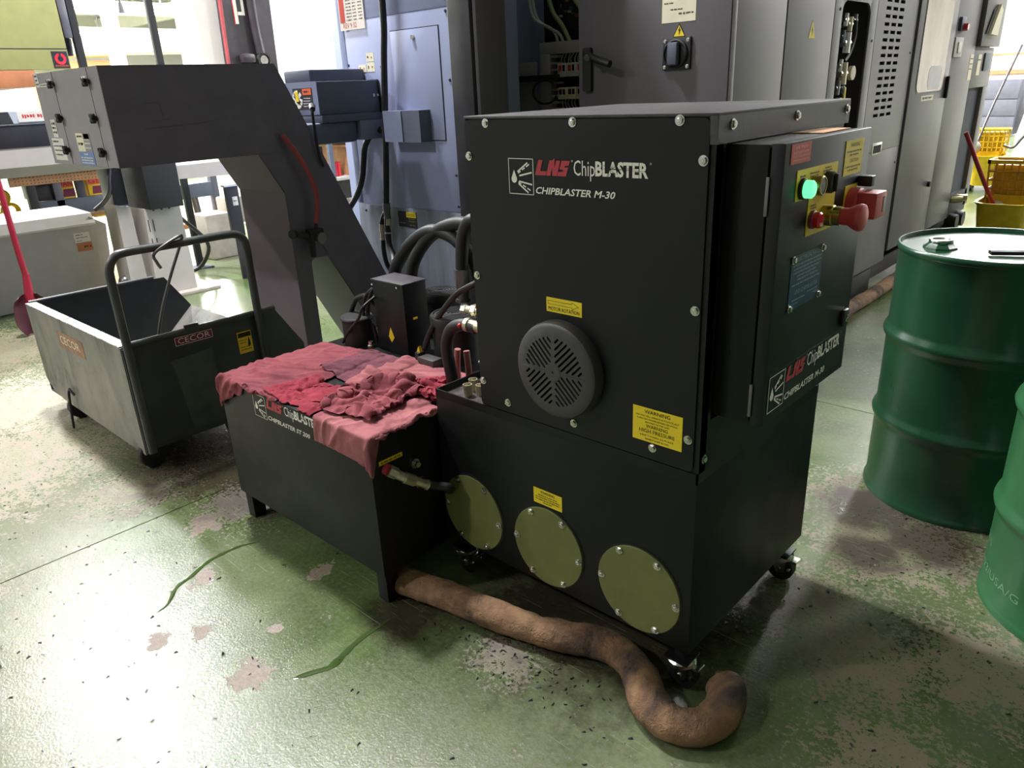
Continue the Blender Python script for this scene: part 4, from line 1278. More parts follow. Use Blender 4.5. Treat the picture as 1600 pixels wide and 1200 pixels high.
ha = [(-2.283, -.293, .085)] + [(-2.283, -.293, z) for z in (.3, .6, .80)] + [(-2.283, -.288, .845), (-2.283, -.268, .877), (-2.283, -.23, .893)] + \
     [(-2.283, y, .893) for y in (-.1, .05, .18)] + [(-2.283, .225, .888), (-2.283, .252, .870), (-2.283, .263, .84), (-2.283, .264, .75), (-2.283, .264, .52), (-2.283, .264, .3)]
part('handle', MB().tube(ha, .0165, 16, 5), 'tub_tube', HC, 60)
part('corner_post', MB().box(-2.302, -2.292, -.312, -.27, .08, .53, .003), 'tub_steel', HC)
part('latch_plate', MB().box(-2.298, -2.288, -.06, .0, .525, .565, .003), 'tub_steel', HC)
EP = side(X1)
wp = part('worn_patch', MB().prism([(-.10, .12), (.05, .115), (.04, .44), (-.14, .43), (-.13, .40)], 0, X1, X1 + .001), mat('patch_grey', (74, 80, 78), 0.5, var=0.25, vscale=12), HC, None)
l1 = label_on(HC, EP, -.107, .055, .485, .522, 'maroon', [('CECOR', .08, .93, .2, .82)], 'print_white', thick=.0018)
fr_ = MB()
for a in ((-.105, .487, .053, .487), (-.105, .520, .053, .520), (-.105, .487, -.105, .520), (.053, .487, .053, .520)):
    bars_on(fr_, EP, [a], .002, .0026)
part('label_border', fr_, 'print_white', l1, None)
l2 = label_on(HC, EP, .159, .224, .376, .472, 'danger_yellow', [('~', .1, .6, .58, .63), ('~', .1, .55, .46, .51), ('~', .1, .9, .26, .31), ('~', .1, .9, .14, .19)])
part('label_header', MB().box(X1 + .001, X1 + .0022, .162, .221, .448, .468), 'print_black', l2, None)
part('label_hand', MB().prism([(.205, .40), (.215, .41), (.213, .43), (.209, .445), (.205, .43), (.202, .41)], 0, X1 + .001, X1 + .0022), 'print_black', l2, None)
l3 = label_on(HC, front(-.316), -3.045, -2.735, .398, .476, mat('faded_label', (150, 116, 92), 0.7, var=0.35, vscale=30), [('CECOR', .08, .85, .3, .78)], 'cream_label')
def cart_caster(x, y):
    part('caster_wheel', MB().lathe([(.02, -.02), (.05, -.02), (.056, -.015), (.057, 0), (.056, .015), (.05, .02), (.02, .02)], (x, y, .057), 'x', 26), 'rubber', HC, 35)
    f = MB().box(x - .035, x + .035, y - .04, y + .04, .115, .125)
    for s in (-1, 1):
        f.prism([(y - .035, .118), (y + .035, .118), (y + .012, .045), (y - .012, .045)], 0, x + s * .026 - .002, x + s * .026 + .002)
    f.cyl((x - .03, y, .057), (x + .03, y, .057), .008, .008, 8)
    part('caster_fork', f, 'frame_black', HC)
for x, y in ((-2.345, -.275), (-3.17, -.27), (-2.36, .12), (-3.17, .12)):
    cart_caster(x, y)
hk = [(-2.26, -.112, .815), (-2.262, -.122, .84), (-2.265, -.124, .872), (-2.268, -.06, .905), (-2.275, -.01, .921), (-2.30, .010, .916), (-2.31, .006, .89), (-2.32, -.05, .78), (-2.34, -.10, .66), (-2.36, -.13, .56), (-2.38, -.15, .45)]
single('chip_hook', MB().tube(hk, .006, 10, 6), 'steel_tube', 'bent steel chip hook hanging over the handle of the hopper cart', 'hook', smooth=60)
single('wire_hook', MB().tube([(-3.03, -.36, .008), (-3.05, -.345, .10), (-3.06, -.335, .16), (-3.05, -.33, .19), (-3.02, -.335, .195), (-2.995, -.33, .175)], .006, 8, 6), 'rubber', 'small bent wire hook under the front of the hopper cart', 'hook', smooth=60)
# shovel standing behind the cart
SV = thing('shovel', (-5.0, .05, 0), 'red handled shovel standing upright behind the hopper cart', 'shovel')
part('handle', MB().tube([(-5.0, .105, .30), (-5.0, .098, .55), (-5.01, .10, .97), (-5.03, .10, 1.30)], .019, 12, 4), 'shovel_red', SV, 60)
part('socket', MB().cyl((-5.0, .085, .20), (-5.0, .104, .40), .032, .021, 14), 'shovel_red', SV)
bl = MB()
rows = []
for i in range(9):
    v = i / 8
    z = .01 + .26 * v
    w = .095 * (math.sin(min(1, v * 1.7 + .25) * PI / 2)) * (1 if v < .85 else 1 - (v - .85) * 3)
    rows.append([bl.bm.verts.new((-4.985 - .03 * v + .05 * (abs(k) / 4) ** 2, .035 + .04 * v + w * k / 4, z)) for k in range(-4, 5)])
for a, b in zip(rows[:-1], rows[1:]):
    for k in range(8):
        bl.bm.faces.new((a[k], a[k + 1], b[k + 1], b[k]))
thicken(bl, .003)
part('blade', bl, 'blade_maroon', SV, 60)
# ================================================================== blue-grey machining centre
BY = 1.30
BM = thing('machining_centre', (-2.47, 2.2, 0), 'blue-grey machining centre with a hinged door panel, behind the conveyor', 'machine')
part('casing', MB().box(-2.89, -2.045, BY, 1.76, .04, 2.75, .006), 'blue_grey', BM)
part('rear_casing', MB().box(-3.6, -2.50, 1.762, 3.4, .04, 2.75, .006), 'blue_grey', BM)
part('corner_post', MB().box(-2.043, -1.905, BY - .012, 1.52, .02, 2.75, .004), 'frame_black', BM)
part('post_trim', MB().box(-1.905, -1.885, BY + .01, 1.5, .02, 2.75, .002), 'lathe_dark', BM)
part('lower_panel', MB().box(-2.886, -2.050, BY - .004, BY, .05, .836, .001), 'blue_grey_stained', BM)
up = MB().box(-2.835, -2.050, BY - .004, BY, .842, 1.752, .001)
part('upper_panel', up, 'blue_grey', BM)
part('top_panel', MB().box(-2.835, -2.050, BY - .004, BY, 1.759, 2.72, .001), 'blue_grey', BM)
part('edge_strip', MB().box(-2.888, -2.842, BY - .003, BY, .842, 2.72, .001), 'blue_grey', BM)
dr_ = part('access_door', MB().box(-2.463, -2.118, BY - .0085, BY - .004, 1.183, 1.684, .001), 'blue_grey', BM)
part('door_lock', MB().cyl((-2.293, BY - .0085, 1.648), (-2.293, BY - .018, 1.648), .012, .011, 16), 'chrome', dr_)
sm_ = MB()
sm_.box(-2.467, -2.114, BY - .0052, BY - .0045, 1.179, 1.688)
part('door_seam', sm_, 'dark_void', BM, None)
part('document_pocket', MB().prism([(-2.485, 1.323), (-2.345, 1.323), (-2.345, 1.177), (-2.485, 1.177)], 1, BY - .085, BY - .008), 'blue_grey_mid', BM, None)
part('document_pocket', MB().prism([(-2.345, 1.3235), (-2.214, 1.3235), (-2.214, 1.176), (-2.345, 1.176)], 1, BY - .080, BY - .008), 'slate', BM, None)
for x, z in ((-2.062, 1.74), (-2.062, 1.79), (-2.062, 1.45), (-2.062, 1.02), (-2.06, .80), (-2.06, .87), (-2.83, 1.55), (-2.82, .80), (-2.56, 1.53), (-2.56, 1.19)):
    put(SCREW_DARK, 'screw', BM, (x, BY - .004, z), R_FRONT)
BF = front(BY - .004)
mp_ = label_on(BM, BF, -2.54, -2.388, .735, .818, 'frame_black', [('~', .06, .42, .2, .3), ('~', .55, .95, .5, .58), ('~', .55, .95, .35, .43), ('~', .6, .9, .1, .18)], 'brass', name='caution_plate')
label_on(BM, Pl((0, BY - .0055, 0), (1, 0, 0), (0, 0, 1)), -2.47, -2.392, .788, .816, 'yellow_label', [('CAUTION', .15, .85, .2, .8)])
for (u0, u1, v0, v1) in ((-2.675, -2.612, 1.56, 1.60), (-2.675, -2.612, 1.512, 1.556), (-2.745, -2.682, 1.512, 1.548)):
    label_on(BM, BF, u0, u1, v0, v1, 'cream_label', [('~', .15, .4, .25, .7), ('~', .65, .8, .3, .6)])
part('arm_opening', MB().prism(round_rect(-2.80, -2.585, 1.30, 1.475, .02), 1, BY - .006, BY - .0045), 'dark_void', BM, None)
# chart sheet hanging on the casing
ch = thing('wall_chart', (-2.74, BY - .01, 1.715), 'red and white printed chart hanging on the blue-grey machine', 'chart')
part('sheet', MB().box(-2.853, -2.647, BY - .012, BY - .010, 1.715, 2.0), 'paper', ch, None)
CP = front(BY - .012)
part('red_band', MB().box(-2.846, -2.806, BY - .0128, BY - .012, 1.752, 2.0), 'red_label', ch, None)
ct = MB()
for k in range(16):
    for (a, b) in ((-2.79, -2.745), (-2.735, -2.705), (-2.69, -2.66)):
        squiggle(ct, CP, a, b, 1.757 + k * .015, 1.764 + k * .015, .0006)
part('printed_table', ct, 'frame_black', ch, None)
hw = MB()
text_into(hw, CP, 'REV 9 32', -2.825, -2.715, 1.725, 1.748, .0006)
part('handwriting', hw, 'red_label', ch, None)
# tool arm housing standing out of the casing
AH = thing('tool_arm_housing', (-2.74, 1.1, 1.18), 'slate grey arm housing sticking out of the blue-grey machine', 'housing')
part('upper_box', MB().box(-2.885, -2.60, .93, BY - .006, 1.318, 1.472, .004), 'slate', AH)
part('lit_end_plate', MB().box(-2.885, -2.602, .926, .930, 1.322, 1.474), 'blue_grey_mid', AH, None)  # paler skin puts the light on this end into the colour
part('raised_cover', MB().box(-2.93, -2.70, .96, BY - .006, 1.47, 1.53, .012), 'slate', AH)
part('ledge', MB().box(-2.885, -2.588, .926, BY - .006, 1.283, 1.318, .004), 'slate', AH)
part('lower_drum', MB().box(-2.80, -2.60, .84, 1.135, 1.183, 1.285, .02), 'slate', AH)
part('guide_bracket', MB().box(-2.66, -2.59, 1.15, BY - .006, 1.19, 1.284, .003), 'blue_grey_mid', AH)
AP = front(.926)
al = label_on(AH, AP, -2.812, -2.645, 1.346, 1.446, 'frame_black', [('~', .55, .9, .5, .56), ('~', .5, .9, .38, .44), ('~', .5, .9, .26, .32), ('~', .5, .75, .14, .2)], 'print_white')
label_on(AH, front(.9245), -2.725, -2.65, 1.415, 1.443, 'danger_orange', [('~', .15, .85, .3, .7)])
hd1 = MB()
for a in (0, .9, 1.8, -.9, 2.6):
    hd1.obox((-2.775, .9235, 1.395), (.018, .001, .085), Matrix.Rotation(a, 3, 'Y'))
part('warning_symbol', hd1, 'print_white', AH, None)
part('warning_symbol_core', MB().box(-2.788, -2.762, .9215, .923, 1.385, 1.43), 'yellow_label', AH, None)
for x in (1.26, 1.285):
    put(BOLT_S, 'bolt', AH, (-2.60, x, 1.40), R_SIDE)
# hoses on the front of the casing
hose('air_line', [(-2.445, BY - .05, 2.6), (-2.446, BY - .05, 1.819), (-2.479, BY - .05, 1.54), (-2.54, BY - .05, 1.084), (-2.575, BY - .05, .86), (-2.577, BY - .05, .80), (-2.573, BY - .06, .71), (-2.56, BY - .07, .64), (-2.49, BY - .10, .58), (-2.40, BY - .20, .53), (-2.28, .92, .48), (-2.0, .72, .50), (-1.75, .55, .58), (-1.66, .5, .62)], .0165,
     'long black air line hanging down the front of the blue-grey machine', cat='hose', ends=(((-2.575, BY - .05, .86), (-2.577, BY - .05, .78), .022, 'steel_tube'), ((-2.576, BY - .05, .78), (-2.573, BY - .06, .70), .019, 'fitting')))
hose('air_line', [(-2.585, BY - .05, .82), (-2.62, BY - .05, .775), (-2.632, BY - .05, .74), (-2.634, BY - .05, .676), (-2.639, BY - .05, .593), (-2.62, BY - .05, .52), (-2.55, BY - .05, .45)], .013,
     'thinner black air line branching off beside the long one', cat='hose', ends=(((-2.63, BY - .05, .745), (-2.635, BY - .05, .66), .018, 'fitting'),))
hose('coolant_line', [(-2.54, BY - .03, 1.232), (-2.60, BY - .03, 1.228), (-2.667, BY - .03, 1.208), (-2.73, BY - .03, 1.15), (-2.757, BY - .03, 1.08), (-2.785, BY - .03, .99), (-2.838, BY - .03, .903), (-2.914, BY - .04, .821), (-2.99, BY - .08, .74)], .0165,
     'black coolant line curving away to the left on the blue-grey machine', cat='hose')

# ================================================================== grey lathe with open electrical cabinet
LX, LY = -.90, 1.80
LA = thing('lathe', (-1.6, 4.0, 0), 'large dark grey lathe with a slotted vent panel and a fogged window', 'machine')
# electrical cabinet at the near end: back, sides and open bay
part('cabinet_shell', MB().box(-1.70, LX - .004, LY + .01, 2.26, .12, 2.75), 'lathe_dark', LA)
part('cabinet_door', MB().box(-1.683, -.910, LY - .018, LY + .01, .16, 2.74, .004), 'lathe_dark', LA)
part('door_edge_trim', MB().box(-.912, -.898, LY - .012, LY + .012, .16, 2.74, .002), 'steel_tube', LA)
DF = front(LY - .018)
pl_m = label_on(LA, DF, -1.232, -1.070, 1.632, 1.86, 'cream_label', [('~', .06, .3, .72, .75), ('~', .06, .34, .62, .65), ('~', .06, .4, .52, .55), ('~', .06, .22, .40, .43), ('~', .06, .33, .31, .34), ('~', .25, .6, .2, .23), ('~', .5, .95, .12, .16), ('~', .5, .95, .70, .73), ('~', .5, .95, .60, .63), ('~', .5, .95, .50, .53), ('~', .5, .95, .36, .39)], 'frame_black', name='rating_plate')
wt = part('warning_triangle', MB().prism([(-1.178, 1.573), (-1.112, 1.573), (-1.145, 1.628)], 1, LY - .0195, LY - .018), 'print_black', LA, None)
part('triangle_field', MB().prism([(-1.171, 1.577), (-1.119, 1.577), (-1.145, 1.620)], 1, LY - .0205, LY - .0194), 'yellow_label', wt, None)
part('bolt_symbol', MB().prism([(-1.149, 1.602), (-1.142, 1.614), (-1.142, 1.602), (-1.138, 1.602), (-1.146, 1.582), (-1.146, 1.596)], 1, LY - .0215, LY - .0204), 'print_black', wt, None)
ms = part('main_switch', MB().box(-1.217, -1.083, LY - .030, LY - .018, 1.446, 1.573, .003), 'frame_black', LA)
part('switch_ring', MB().lathe([(.058, 0), (.058, .012), (.052, .015), (.050, .008), (.0001, .008)], (-1.150, LY - .030, 1.509), '-y', 36), 'rubber', ms, 35)
part('switch_knob', MB().box(-1.176, -1.128, LY - .066, LY - .038, 1.464, 1.554, .010), 'slate', ms)
for x in (-1.205, -1.095):
    for z in (1.458, 1.561):
        put(BOLT_S, 'screw', ms, (x, LY - .030, z), R_FRONT)
lk = part('latch_plate', MB().prism(round_rect(-1.648, -1.600, 1.372, 1.563, .012), 1, LY - .036, LY - .018), 'rubber', LA)
part('latch_lever', MB().tube([(-1.624, LY - .04, 1.535), (-1.60, LY - .07, 1.532), (-1.565, LY - .085, 1.522), (-1.52, LY - .09, 1.505), (-1.45, LY - .092, 1.484)], .016, 12, 5), 'rubber', lk, 60)
part('latch_barrel', MB().cyl((-1.575, LY - .10, 1.518), (-1.56, LY - .115, 1.514), .014, .012, 12), 'steel_tube', lk)
# open bay to the left of the door
bay = MB()
bay.box(-2.43, -1.70, 2.30, 2.33, .12, 2.75)
bay.box(-2.45, -2.42, 1.85, 2.33, .12, 2.75)
part('bay_lining', bay, 'lathe_inside', LA)
part('bay_near_panel', MB().box(-2.42, -2.20, 1.84, 1.87, .12, 2.75), 'lathe_dark', LA)
part('bay_edge_strip', MB().box(-2.205, -2.185, 1.835, 1.88, .12, 2.75), 'slate', LA)
part('bay_plate', MB().box(-2.42, -2.225, 2.10, 2.11, 1.46, 1.53, .002), 'beige_plastic', LA)
part('bay_plate', MB().box(-2.42, -2.225, 2.10, 2.11, 1.20, 1.425, .002), 'end_cover', LA)
part('bay_bar', MB().box(-2.42, -2.05, 2.07, 2.095, 1.43, 1.462, .003), 'frame_black', LA)
du = MB()
du.box(-2.195, -1.70, 2.10, 2.16, 1.563, 1.622, .002)
du.box(-2.195, -2.125, 2.10, 2.16, 1.10, 1.565, .002)
part('wire_duct', du, 'beige_plastic', LA)
fi = MB()
for k in range(14):
    fi.box(-2.122, -2.07, 2.105, 2.15, 1.545 - .033 * k, 1.556 - .033 * k)
part('duct_fingers', fi, 'beige_plastic', LA, kind='stuff')
part('bay_back', MB().box(-2.12, -1.70, 2.17, 2.18, 1.10, 1.56), 'dark_void', LA)
def contactors(z0, z1, n, m, hole):
    for k in range(n):
        x = -2.065 + k * .064
        c_ = part('contactor', MB().box(x, x + .060, 2.09, 2.15, z0, z1, .003), m, LA)
        part('contactor_window', MB().box(x + .010, x + .028, 2.087, 2.091, z0 + (z1 - z0) * .4, z0 + (z1 - z0) * .85), hole, c_, None)
        part('contactor_window', MB().box(x + .036, x + .050, 2.087, 2.091, z0 + (z1 - z0) * .4, z0 + (z1 - z0) * .85), 'print_black', c_, None)
contactors(1.448, 1.515, 5, 'white_label', 'red_label')
contactors(1.335, 1.395, 5, 'cream_label', 'frame_black')
for k in range(14):
    x = -2.058 + k * .023
    part('control_wire', MB().tube([(x, 2.12, 1.512), (x + random.uniform(-.006, .006), 2.115, 1.535), (x + .004, 2.13, 1.562)], .0035, 6, 3), 'wire_white', LA, 60)
    part('control_wire', MB().tube([(x, 2.12, 1.335), (x + random.uniform(-.006, .006), 2.115, 1.315), (x + .004, 2.13, 1.28)], .0035, 6, 3), 'wire_white', LA, 60)
for pts, r, m in (([(-2.30, 2.16, 2.0), (-2.31, 2.16, 1.85), (-2.27, 2.15, 1.75), (-2.17, 2.14, 1.70), (-2.08, 2.13, 1.66), (-2.05, 2.13, 1.61)], .008, 'wire_white'),
                  ([(-2.29, 2.17, 2.0), (-2.295, 2.17, 1.85), (-2.25, 2.16, 1.74), (-2.15, 2.15, 1.69), (-2.10, 2.13, 1.65), (-2.09, 2.13, 1.61)], .008, 'wire_white'),
                  ([(-2.16, 2.15, 2.05), (-2.17, 2.15, 1.88), (-2.13, 2.14, 1.77), (-2.06, 2.13, 1.70), (-2.01, 2.13, 1.62)], .012, 'wire_green'),
                  ([(-2.02, 2.15, 2.05), (-2.0, 2.14, 1.86), (-1.95, 2.14, 1.78), (-1.88, 2.13, 1.74), (-1.84, 2.13, 1.66)], .012, 'wire_green'),
                  ([(-1.90, 2.16, 2.05), (-1.89, 2.15, 1.9), (-1.88, 2.14, 1.78)], .008, 'wire_white')):
    part('loom', MB().tube(pts, r, 10, 5), m, LA, 60)
part('terminal_board', MB().box(-2.15, -1.72, 2.20, 2.22, 1.68, 2.2), 'frame_black', LA)
for k in range(46):
    x = random.uniform(-2.13, -1.8); z = random.uniform(1.70, 2.0)
    part('terminal', MB().box(x, x + .014, 2.185, 2.20, z, z + random.uniform(.008, .02)), random.choice(['wire_white', 'zinc', 'copper_wire', 'slate']), LA, None)
part('cable_loop', MB().tube([(-2.13 + .085 * math.cos(a), 2.06, 1.375 + .06 * math.sin(a)) for a in np.linspace(0.4, 5.9, 12)], .006, 8, 4), 'rubber', LA, 60)
part('card', MB().obox((-1.76, 2.04, 1.325), (.09, .003, .10), Matrix.Rotation(.1, 3, 'Y')), 'white_label', LA, None)
# long front with its panels, all in the plane x = -0.9
def lpanel(name, y0, y1, z0, z1, m='lathe_grey', d=.012):
    return part(name, MB().box(LX - d, LX, y0 + .004, y1 - .004, z0, z1, .0015), m, LA)
part('lathe_body', MB().box(-2.3, LX - .35, 2.27, 6.27, .20, 2.70), 'dark_void', LA)
part('body_backing', MB().box(LX - .34, LX - .03, 3.44, 6.25, .25, 2.70), 'lathe_dark', LA)
part('body_backing', MB().box(LX - .34, LX - .03, 1.86, 2.83, .25, 2.70), 'lathe_dark', LA)
lpanel('side_panel', 1.812, 2.279, .20, 2.7)
lpanel('side_panel', 2.285, 2.830, .20, 2.7)
wt2 = part('warning_triangle', MB().prism([(2.535, 1.562), (2.612, 1.562), (2.572, 1.64)], 0, LX, LX + .0015), 'yellow_label', LA, None)
part('bolt_symbol', MB().prism([(2.568, 1.60), (2.575, 1.615), (2.576, 1.598), (2.581, 1.598), (2.572, 1.572), (2.572, 1.592)], 0, LX + .0014, LX + .0022), 'print_black', wt2, None)
# panel with the open service hatch (rounded corners), frame of strips and corner fillets
hz0, hz1, hy0, hy1 = .95, 1.742, 2.932, 3.335
for a in ((2.834, hy0, .20, 2.7), (hy1, 3.436, .20, 2.7)):
    part('hatch_panel', MB().box(LX - .012, LX, a[0], a[1], a[2], a[3], .0015), 'lathe_grey', LA)
part('hatch_panel', MB().box(LX - .012, LX, hy0, hy1, .20, hz0, .0015), 'lathe_grey', LA)
part('hatch_panel', MB().box(LX - .012, LX, hy0, hy1, hz1, 2.7, .0015), 'lathe_grey', LA)
for (cy, cz, sy, sz) in ((hy0, hz1, 1, -1), (hy1, hz1, -1, -1)):
    r = .06
    pts = [(cy, cz)] + [(cy + sy * r * (1 - math.sin(a)), cz + sz * r * (1 - math.cos(a))) for a in np.linspace(0, PI / 2, 6)]
    part('hatch_corner', MB().prism(pts, 0, LX - .012, LX - .001), 'lathe_grey', LA, None)
# valves and pipes inside the hatch
vm = ['zinc', 'fitting', 'steel_tube', 'slate', 'zinc']
for k, (y, z, s) in enumerate(((2.99, 1.66, .03), (3.05, 1.64, .035), (3.12, 1.66, .03), (2.97, 1.58, .03), (3.03, 1.55, .05), (2.98, 1.44, .03), (3.02, 1.40, .055), (2.97, 1.33, .035), (3.04, 1.33, .03), (3.0, 1.24, .04), (2.96, 1.18, .035), (3.03, 1.14, .03), (3.0, 1.06, .04))):
    y += .09
    b_ = MB().cyl((-.94, y, z - s), (-.935, y, z + s), s * .55, s * .45, 10)
    b_.cyl((-.935, y - s * .8, z), (-.935, y + s * .8, z), s * .3, s * .3, 8)
    b_.box(-.98, -.925, y - s * .5, y + s * .5, z - s * .4, z + s * .3, .003)
    part('valve', b_, vm[k % 5], LA)
part('valve_pipe', MB().tube([(-.93, 3.20, 1.66), (-.93, 3.21, 1.58), (-.93, 3.16, 1.50), (-.93, 3.10, 1.46)], .013, 10, 5), 'hose_rubber', LA, 60)
part('pressure_gauge', MB().lathe([(.036, -.01), (.036, .01), (.0001, .012)], (-.925, 3.22, 1.40), 'x', 24), 'cream_label', LA, 35)
part('level_tube', MB().box(-.93, -.92, 3.135, 3.155, 1.20, 1.33, .002), 'yellow_label', LA)
# slotted vent panel
us = [3.442]; holes = set(); iu = 0
ycuts = []
for c0 in (3.575, 3.690, 3.803):
    ycuts += [c0, c0 + .080]
us += ycuts + [4.146]
vs = [.95]
zz = 1.150; rows_ = []
while zz < 2.2:
    rows_.append((zz, zz + .018)); zz += .0408
for a, b in rows_:
    vs += [a, b]
vs.append(2.7)
for i in (1, 3, 5):
    for j in range(len(rows_)):
        holes.add((i, 1 + 2 * j))
vp = MB().grid_plate(us, vs, holes, lambda u, v, d: (LX - d, u, v), .010)
part('vent_panel', vp, 'lathe_grey', LA, None)
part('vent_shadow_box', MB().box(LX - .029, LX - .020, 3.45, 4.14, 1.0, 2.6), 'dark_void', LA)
lpanel('lower_panel', 3.440, 4.148, .20, .948)
hm = part('recessed_pull', MB().box(LX - .002, LX + .002, 3.632, 3.800, .930, 1.000, .001), 'zinc', LA)
part('pull_void', MB().box(LX + .0015, LX + .0028, 3.650, 3.785, .940, .985), 'dark_void', hm, None)
for y, z in ((3.40, 1.56), (3.40, .8), (4.10, 1.5), (4.10, .85), (2.90, 1.70)):
    put(SCREW_DARK, 'screw', LA, (LX, y, z), R_SIDE)
# sliding door with fogged window
part('sliding_door', MB().box(LX - .02, LX + .012, 4.162, 5.000, .26, 2.7, .003), 'lathe_grey', LA)
wn = MB().prism(round_rect(4.275, 4.865, 1.262, 2.6, .06, 6), 0, LX + .012, LX + .016)
def fogged():
    m = bpy.data.materials.new('fogged_glass'); t = NT(m)
    f = t.noise(3.0, 5, 0.6, vec=t.map((1, 2.0, .7)))
    t.l(t.ramp(f, [(0.3, RGB(150, 126, 100)), (0.55, RGB(180, 154, 126)), (0.75, RGB(194, 176, 156))]), t.b.inputs['Base Color'])
    t.b.inputs['Roughness'].default_value = 0.25
    t.b.inputs['Coat Weight'].default_value = 0.3
    MATS['fogged_glass'] = m
fogged()
wo = part('window', wn, 'fogged_glass', LA, None, 'fogged beige window')
part('window_seal', MB().prism(round_rect(4.262, 4.878, 1.249, 2.61, .07, 6), 0, LX + .0115, LX + .0135), 'frame_black', LA, None)
part('wiped_patch', MB().prism(round_rect(4.50, 4.80, 1.272, 1.42, .05, 6), 0, LX + .016, LX + .0168), mat('clear_patch', (112, 106, 106), 0.2, var=0.15), wo, None)
label_on(LA, side(LX + .012), 4.425, 4.695, 1.205, 1.238, 'cream_label', [('~', .1, .9, .25, .75)])
part('door_handle', MB().box(LX + .012, LX + .035, 4.945, 4.975, 1.205, 1.35, .006), 'rubber', LA)
part('door_knob', MB().cyl((LX + .012, 4.90, .62), (LX + .03, 4.90, .62), .02, .02, 12), 'rubber', LA)
# right hand columns
lpanel('end_column', 5.004, 5.66, .26, 2.7)
rb = part('control_panel', MB().box(LX - .01, LX + .03, 5.68, 6.285, 1.545, 2.7, .006), 'lathe_grey', LA)
part('end_column', MB().box(LX - .02, LX - .001, 5.66, 6.275, 1.25, 1.54, .002), 'lathe_grey', LA)
part('end_recess', MB().box(LX - .07, LX - .030, 5.66, 6.13, .42, 1.25), 'slate', LA)
part('recess_side', MB().box(LX - .30, LX - .002, 6.13, 6.27, .30, 1.25, .003), 'lathe_grey', LA)
part('recess_floor', MB().box(LX - .30, LX - .002, 5.66, 6.20, .26, .44, .003), 'rubber', LA)
for y in (5.72, 5.86):
    part('pipe_stub', MB().cyl((LX - .05, y, .40), (LX + .07, y + .04, .40), .028, .028, 12), 'fitting', LA)
for y in (5.75, 5.95):
    part('coil_connector', MB().cyl((LX - .02, y, .22), (LX + .06, y, .22), .07, .06, 14), 'rubber', LA)
part('mirror', MB().prism([(5.80, 1.63), (6.02, 1.62), (6.06, 1.80), (5.98, 1.84)], 0, LX + .032, LX + .06), 'cream_label', rb, None)
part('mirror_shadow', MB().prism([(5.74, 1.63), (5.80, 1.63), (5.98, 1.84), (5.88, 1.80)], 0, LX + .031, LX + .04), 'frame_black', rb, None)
part('stop_switch', MB().box(LX, LX + .02, 5.10, 5.22, 1.64, 1.73, .004), 'slate', LA)
part('stop_button', MB().cyl((LX + .02, 5.16, 1.665), (LX + .05, 5.16, 1.665), .026, .024, 16), 'red_lens', LA)
part('switch_box', MB().box(LX, LX + .015, 5.03, 5.24, 1.47, 1.60, .004), 'beige_plastic', LA)
part('switch_rocker', MB().box(LX + .014, LX + .022, 5.10, 5.18, 1.50, 1.57, .003), 'white_label', LA)
label_on(LA, side(LX), 5.56, 5.66, 1.31, 1.49, 'cream_label', [('~', .1, .9, .8, .86), ('~', .1, .9, .6, .66), ('~', .1, .9, .4, .46)])
label_on(LA, side(LX), 5.80, 5.90, 1.34, 1.49, 'cream_label', [('~', .1, .9, .7, .78)])
part('status_plate', MB().box(LX, LX + .01, 5.98, 6.16, 1.37, 1.50, .003), 'slate', LA)
part('base_trim', MB().box(LX - .28, LX - .02, 1.83, 6.2, .10, .205), 'frame_black', LA)
part('base_foot', MB().box(LX - .2, LX - .01, 3.55, 3.95, .0, .18, .01), 'rubber', LA)
part('base_foot', MB().box(LX - .2, LX - .01, 1.95, 2.25, .0, .18, .01), 'rubber', LA)
part('base_foot', MB().box(LX - .2, LX - .01, 5.6, 5.95, .0, .18, .01), 'rubber', LA)

# ================================================================== left background: bar feeder, cabinet, bench
BF_ = thing('bar_feeder', (-5.35, .2, 0), 'long grey bar feeder on a beige pedestal behind the conveyor head', 'machine')
part('trough', MB().prism([(-5.10, 1.185), (-5.10, 1.06), (-5.16, .995), (-5.62, .995), (-5.66, 1.185)], 1, -3.2, .905), 'beige_plastic', BF_, None)
part('end_trough', MB().prism([(1.25, .972), (1.635, .972), (1.70, .862), (1.25, .875)], 0, -5.66, -5.10), 'beige_plastic', BF_, None)
part('dark_band', MB().box(-5.66, -5.095, -3.2, 1.62, 1.18, 1.325, .004), 'frame_black', BF_)
part('chrome_strip', MB().box(-5.10, -5.09, -3.2, .9, 1.318, 1.326), 'chrome', BF_)
part('hood', MB().prism([(-5.10, 1.328), (-5.16, 1.43), (-5.60, 1.43), (-5.66, 1.328)], 1, -3.2, .12), 'lathe_dark', BF_, None)
part('hood_window', MB().prism([(-5.098, 1.345), (-5.145, 1.418), (-5.150, 1.418), (-5.104, 1.345)], 1, -.6, .10), 'gauge_face', BF_, None)
part('hood', MB().prism([(-5.10, 1.328), (-5.16, 1.40), (-5.60, 1.40), (-5.66, 1.328)], 1, .30, .9), 'slate', BF_, None)
hl = label_on(BF_, side(-5.094), .33, .50, 1.335, 1.40, 'white_label', [('~', .15, .85, .3, .7)], 'red_label')
part('column', MB().box(-5.50, -5.09, 1.03, 1.285, .68, 1.18, .006), 'rubber', BF_)
part('column', MB().box(-5.46, -5.26, .85, .95, .72, 1.18, .006), 'frame_black', BF_)
part('pedestal', MB().prism([(1.02, .68), (1.293, .68), (1.305, .02), (.99, .02)], 0, -5.52, -5.19), 'beige', BF_, None)
part('pedestal', MB().prism([(.85, .73), (.95, .70), (.96, .02), (.83, .02)], 0, -5.48, -5.25), 'beige', BF_, None)
part('base_plate', MB().box(-5.60, -5.10, .80, 1.46, 0, .025, .004), 'beige_dirty', BF_)
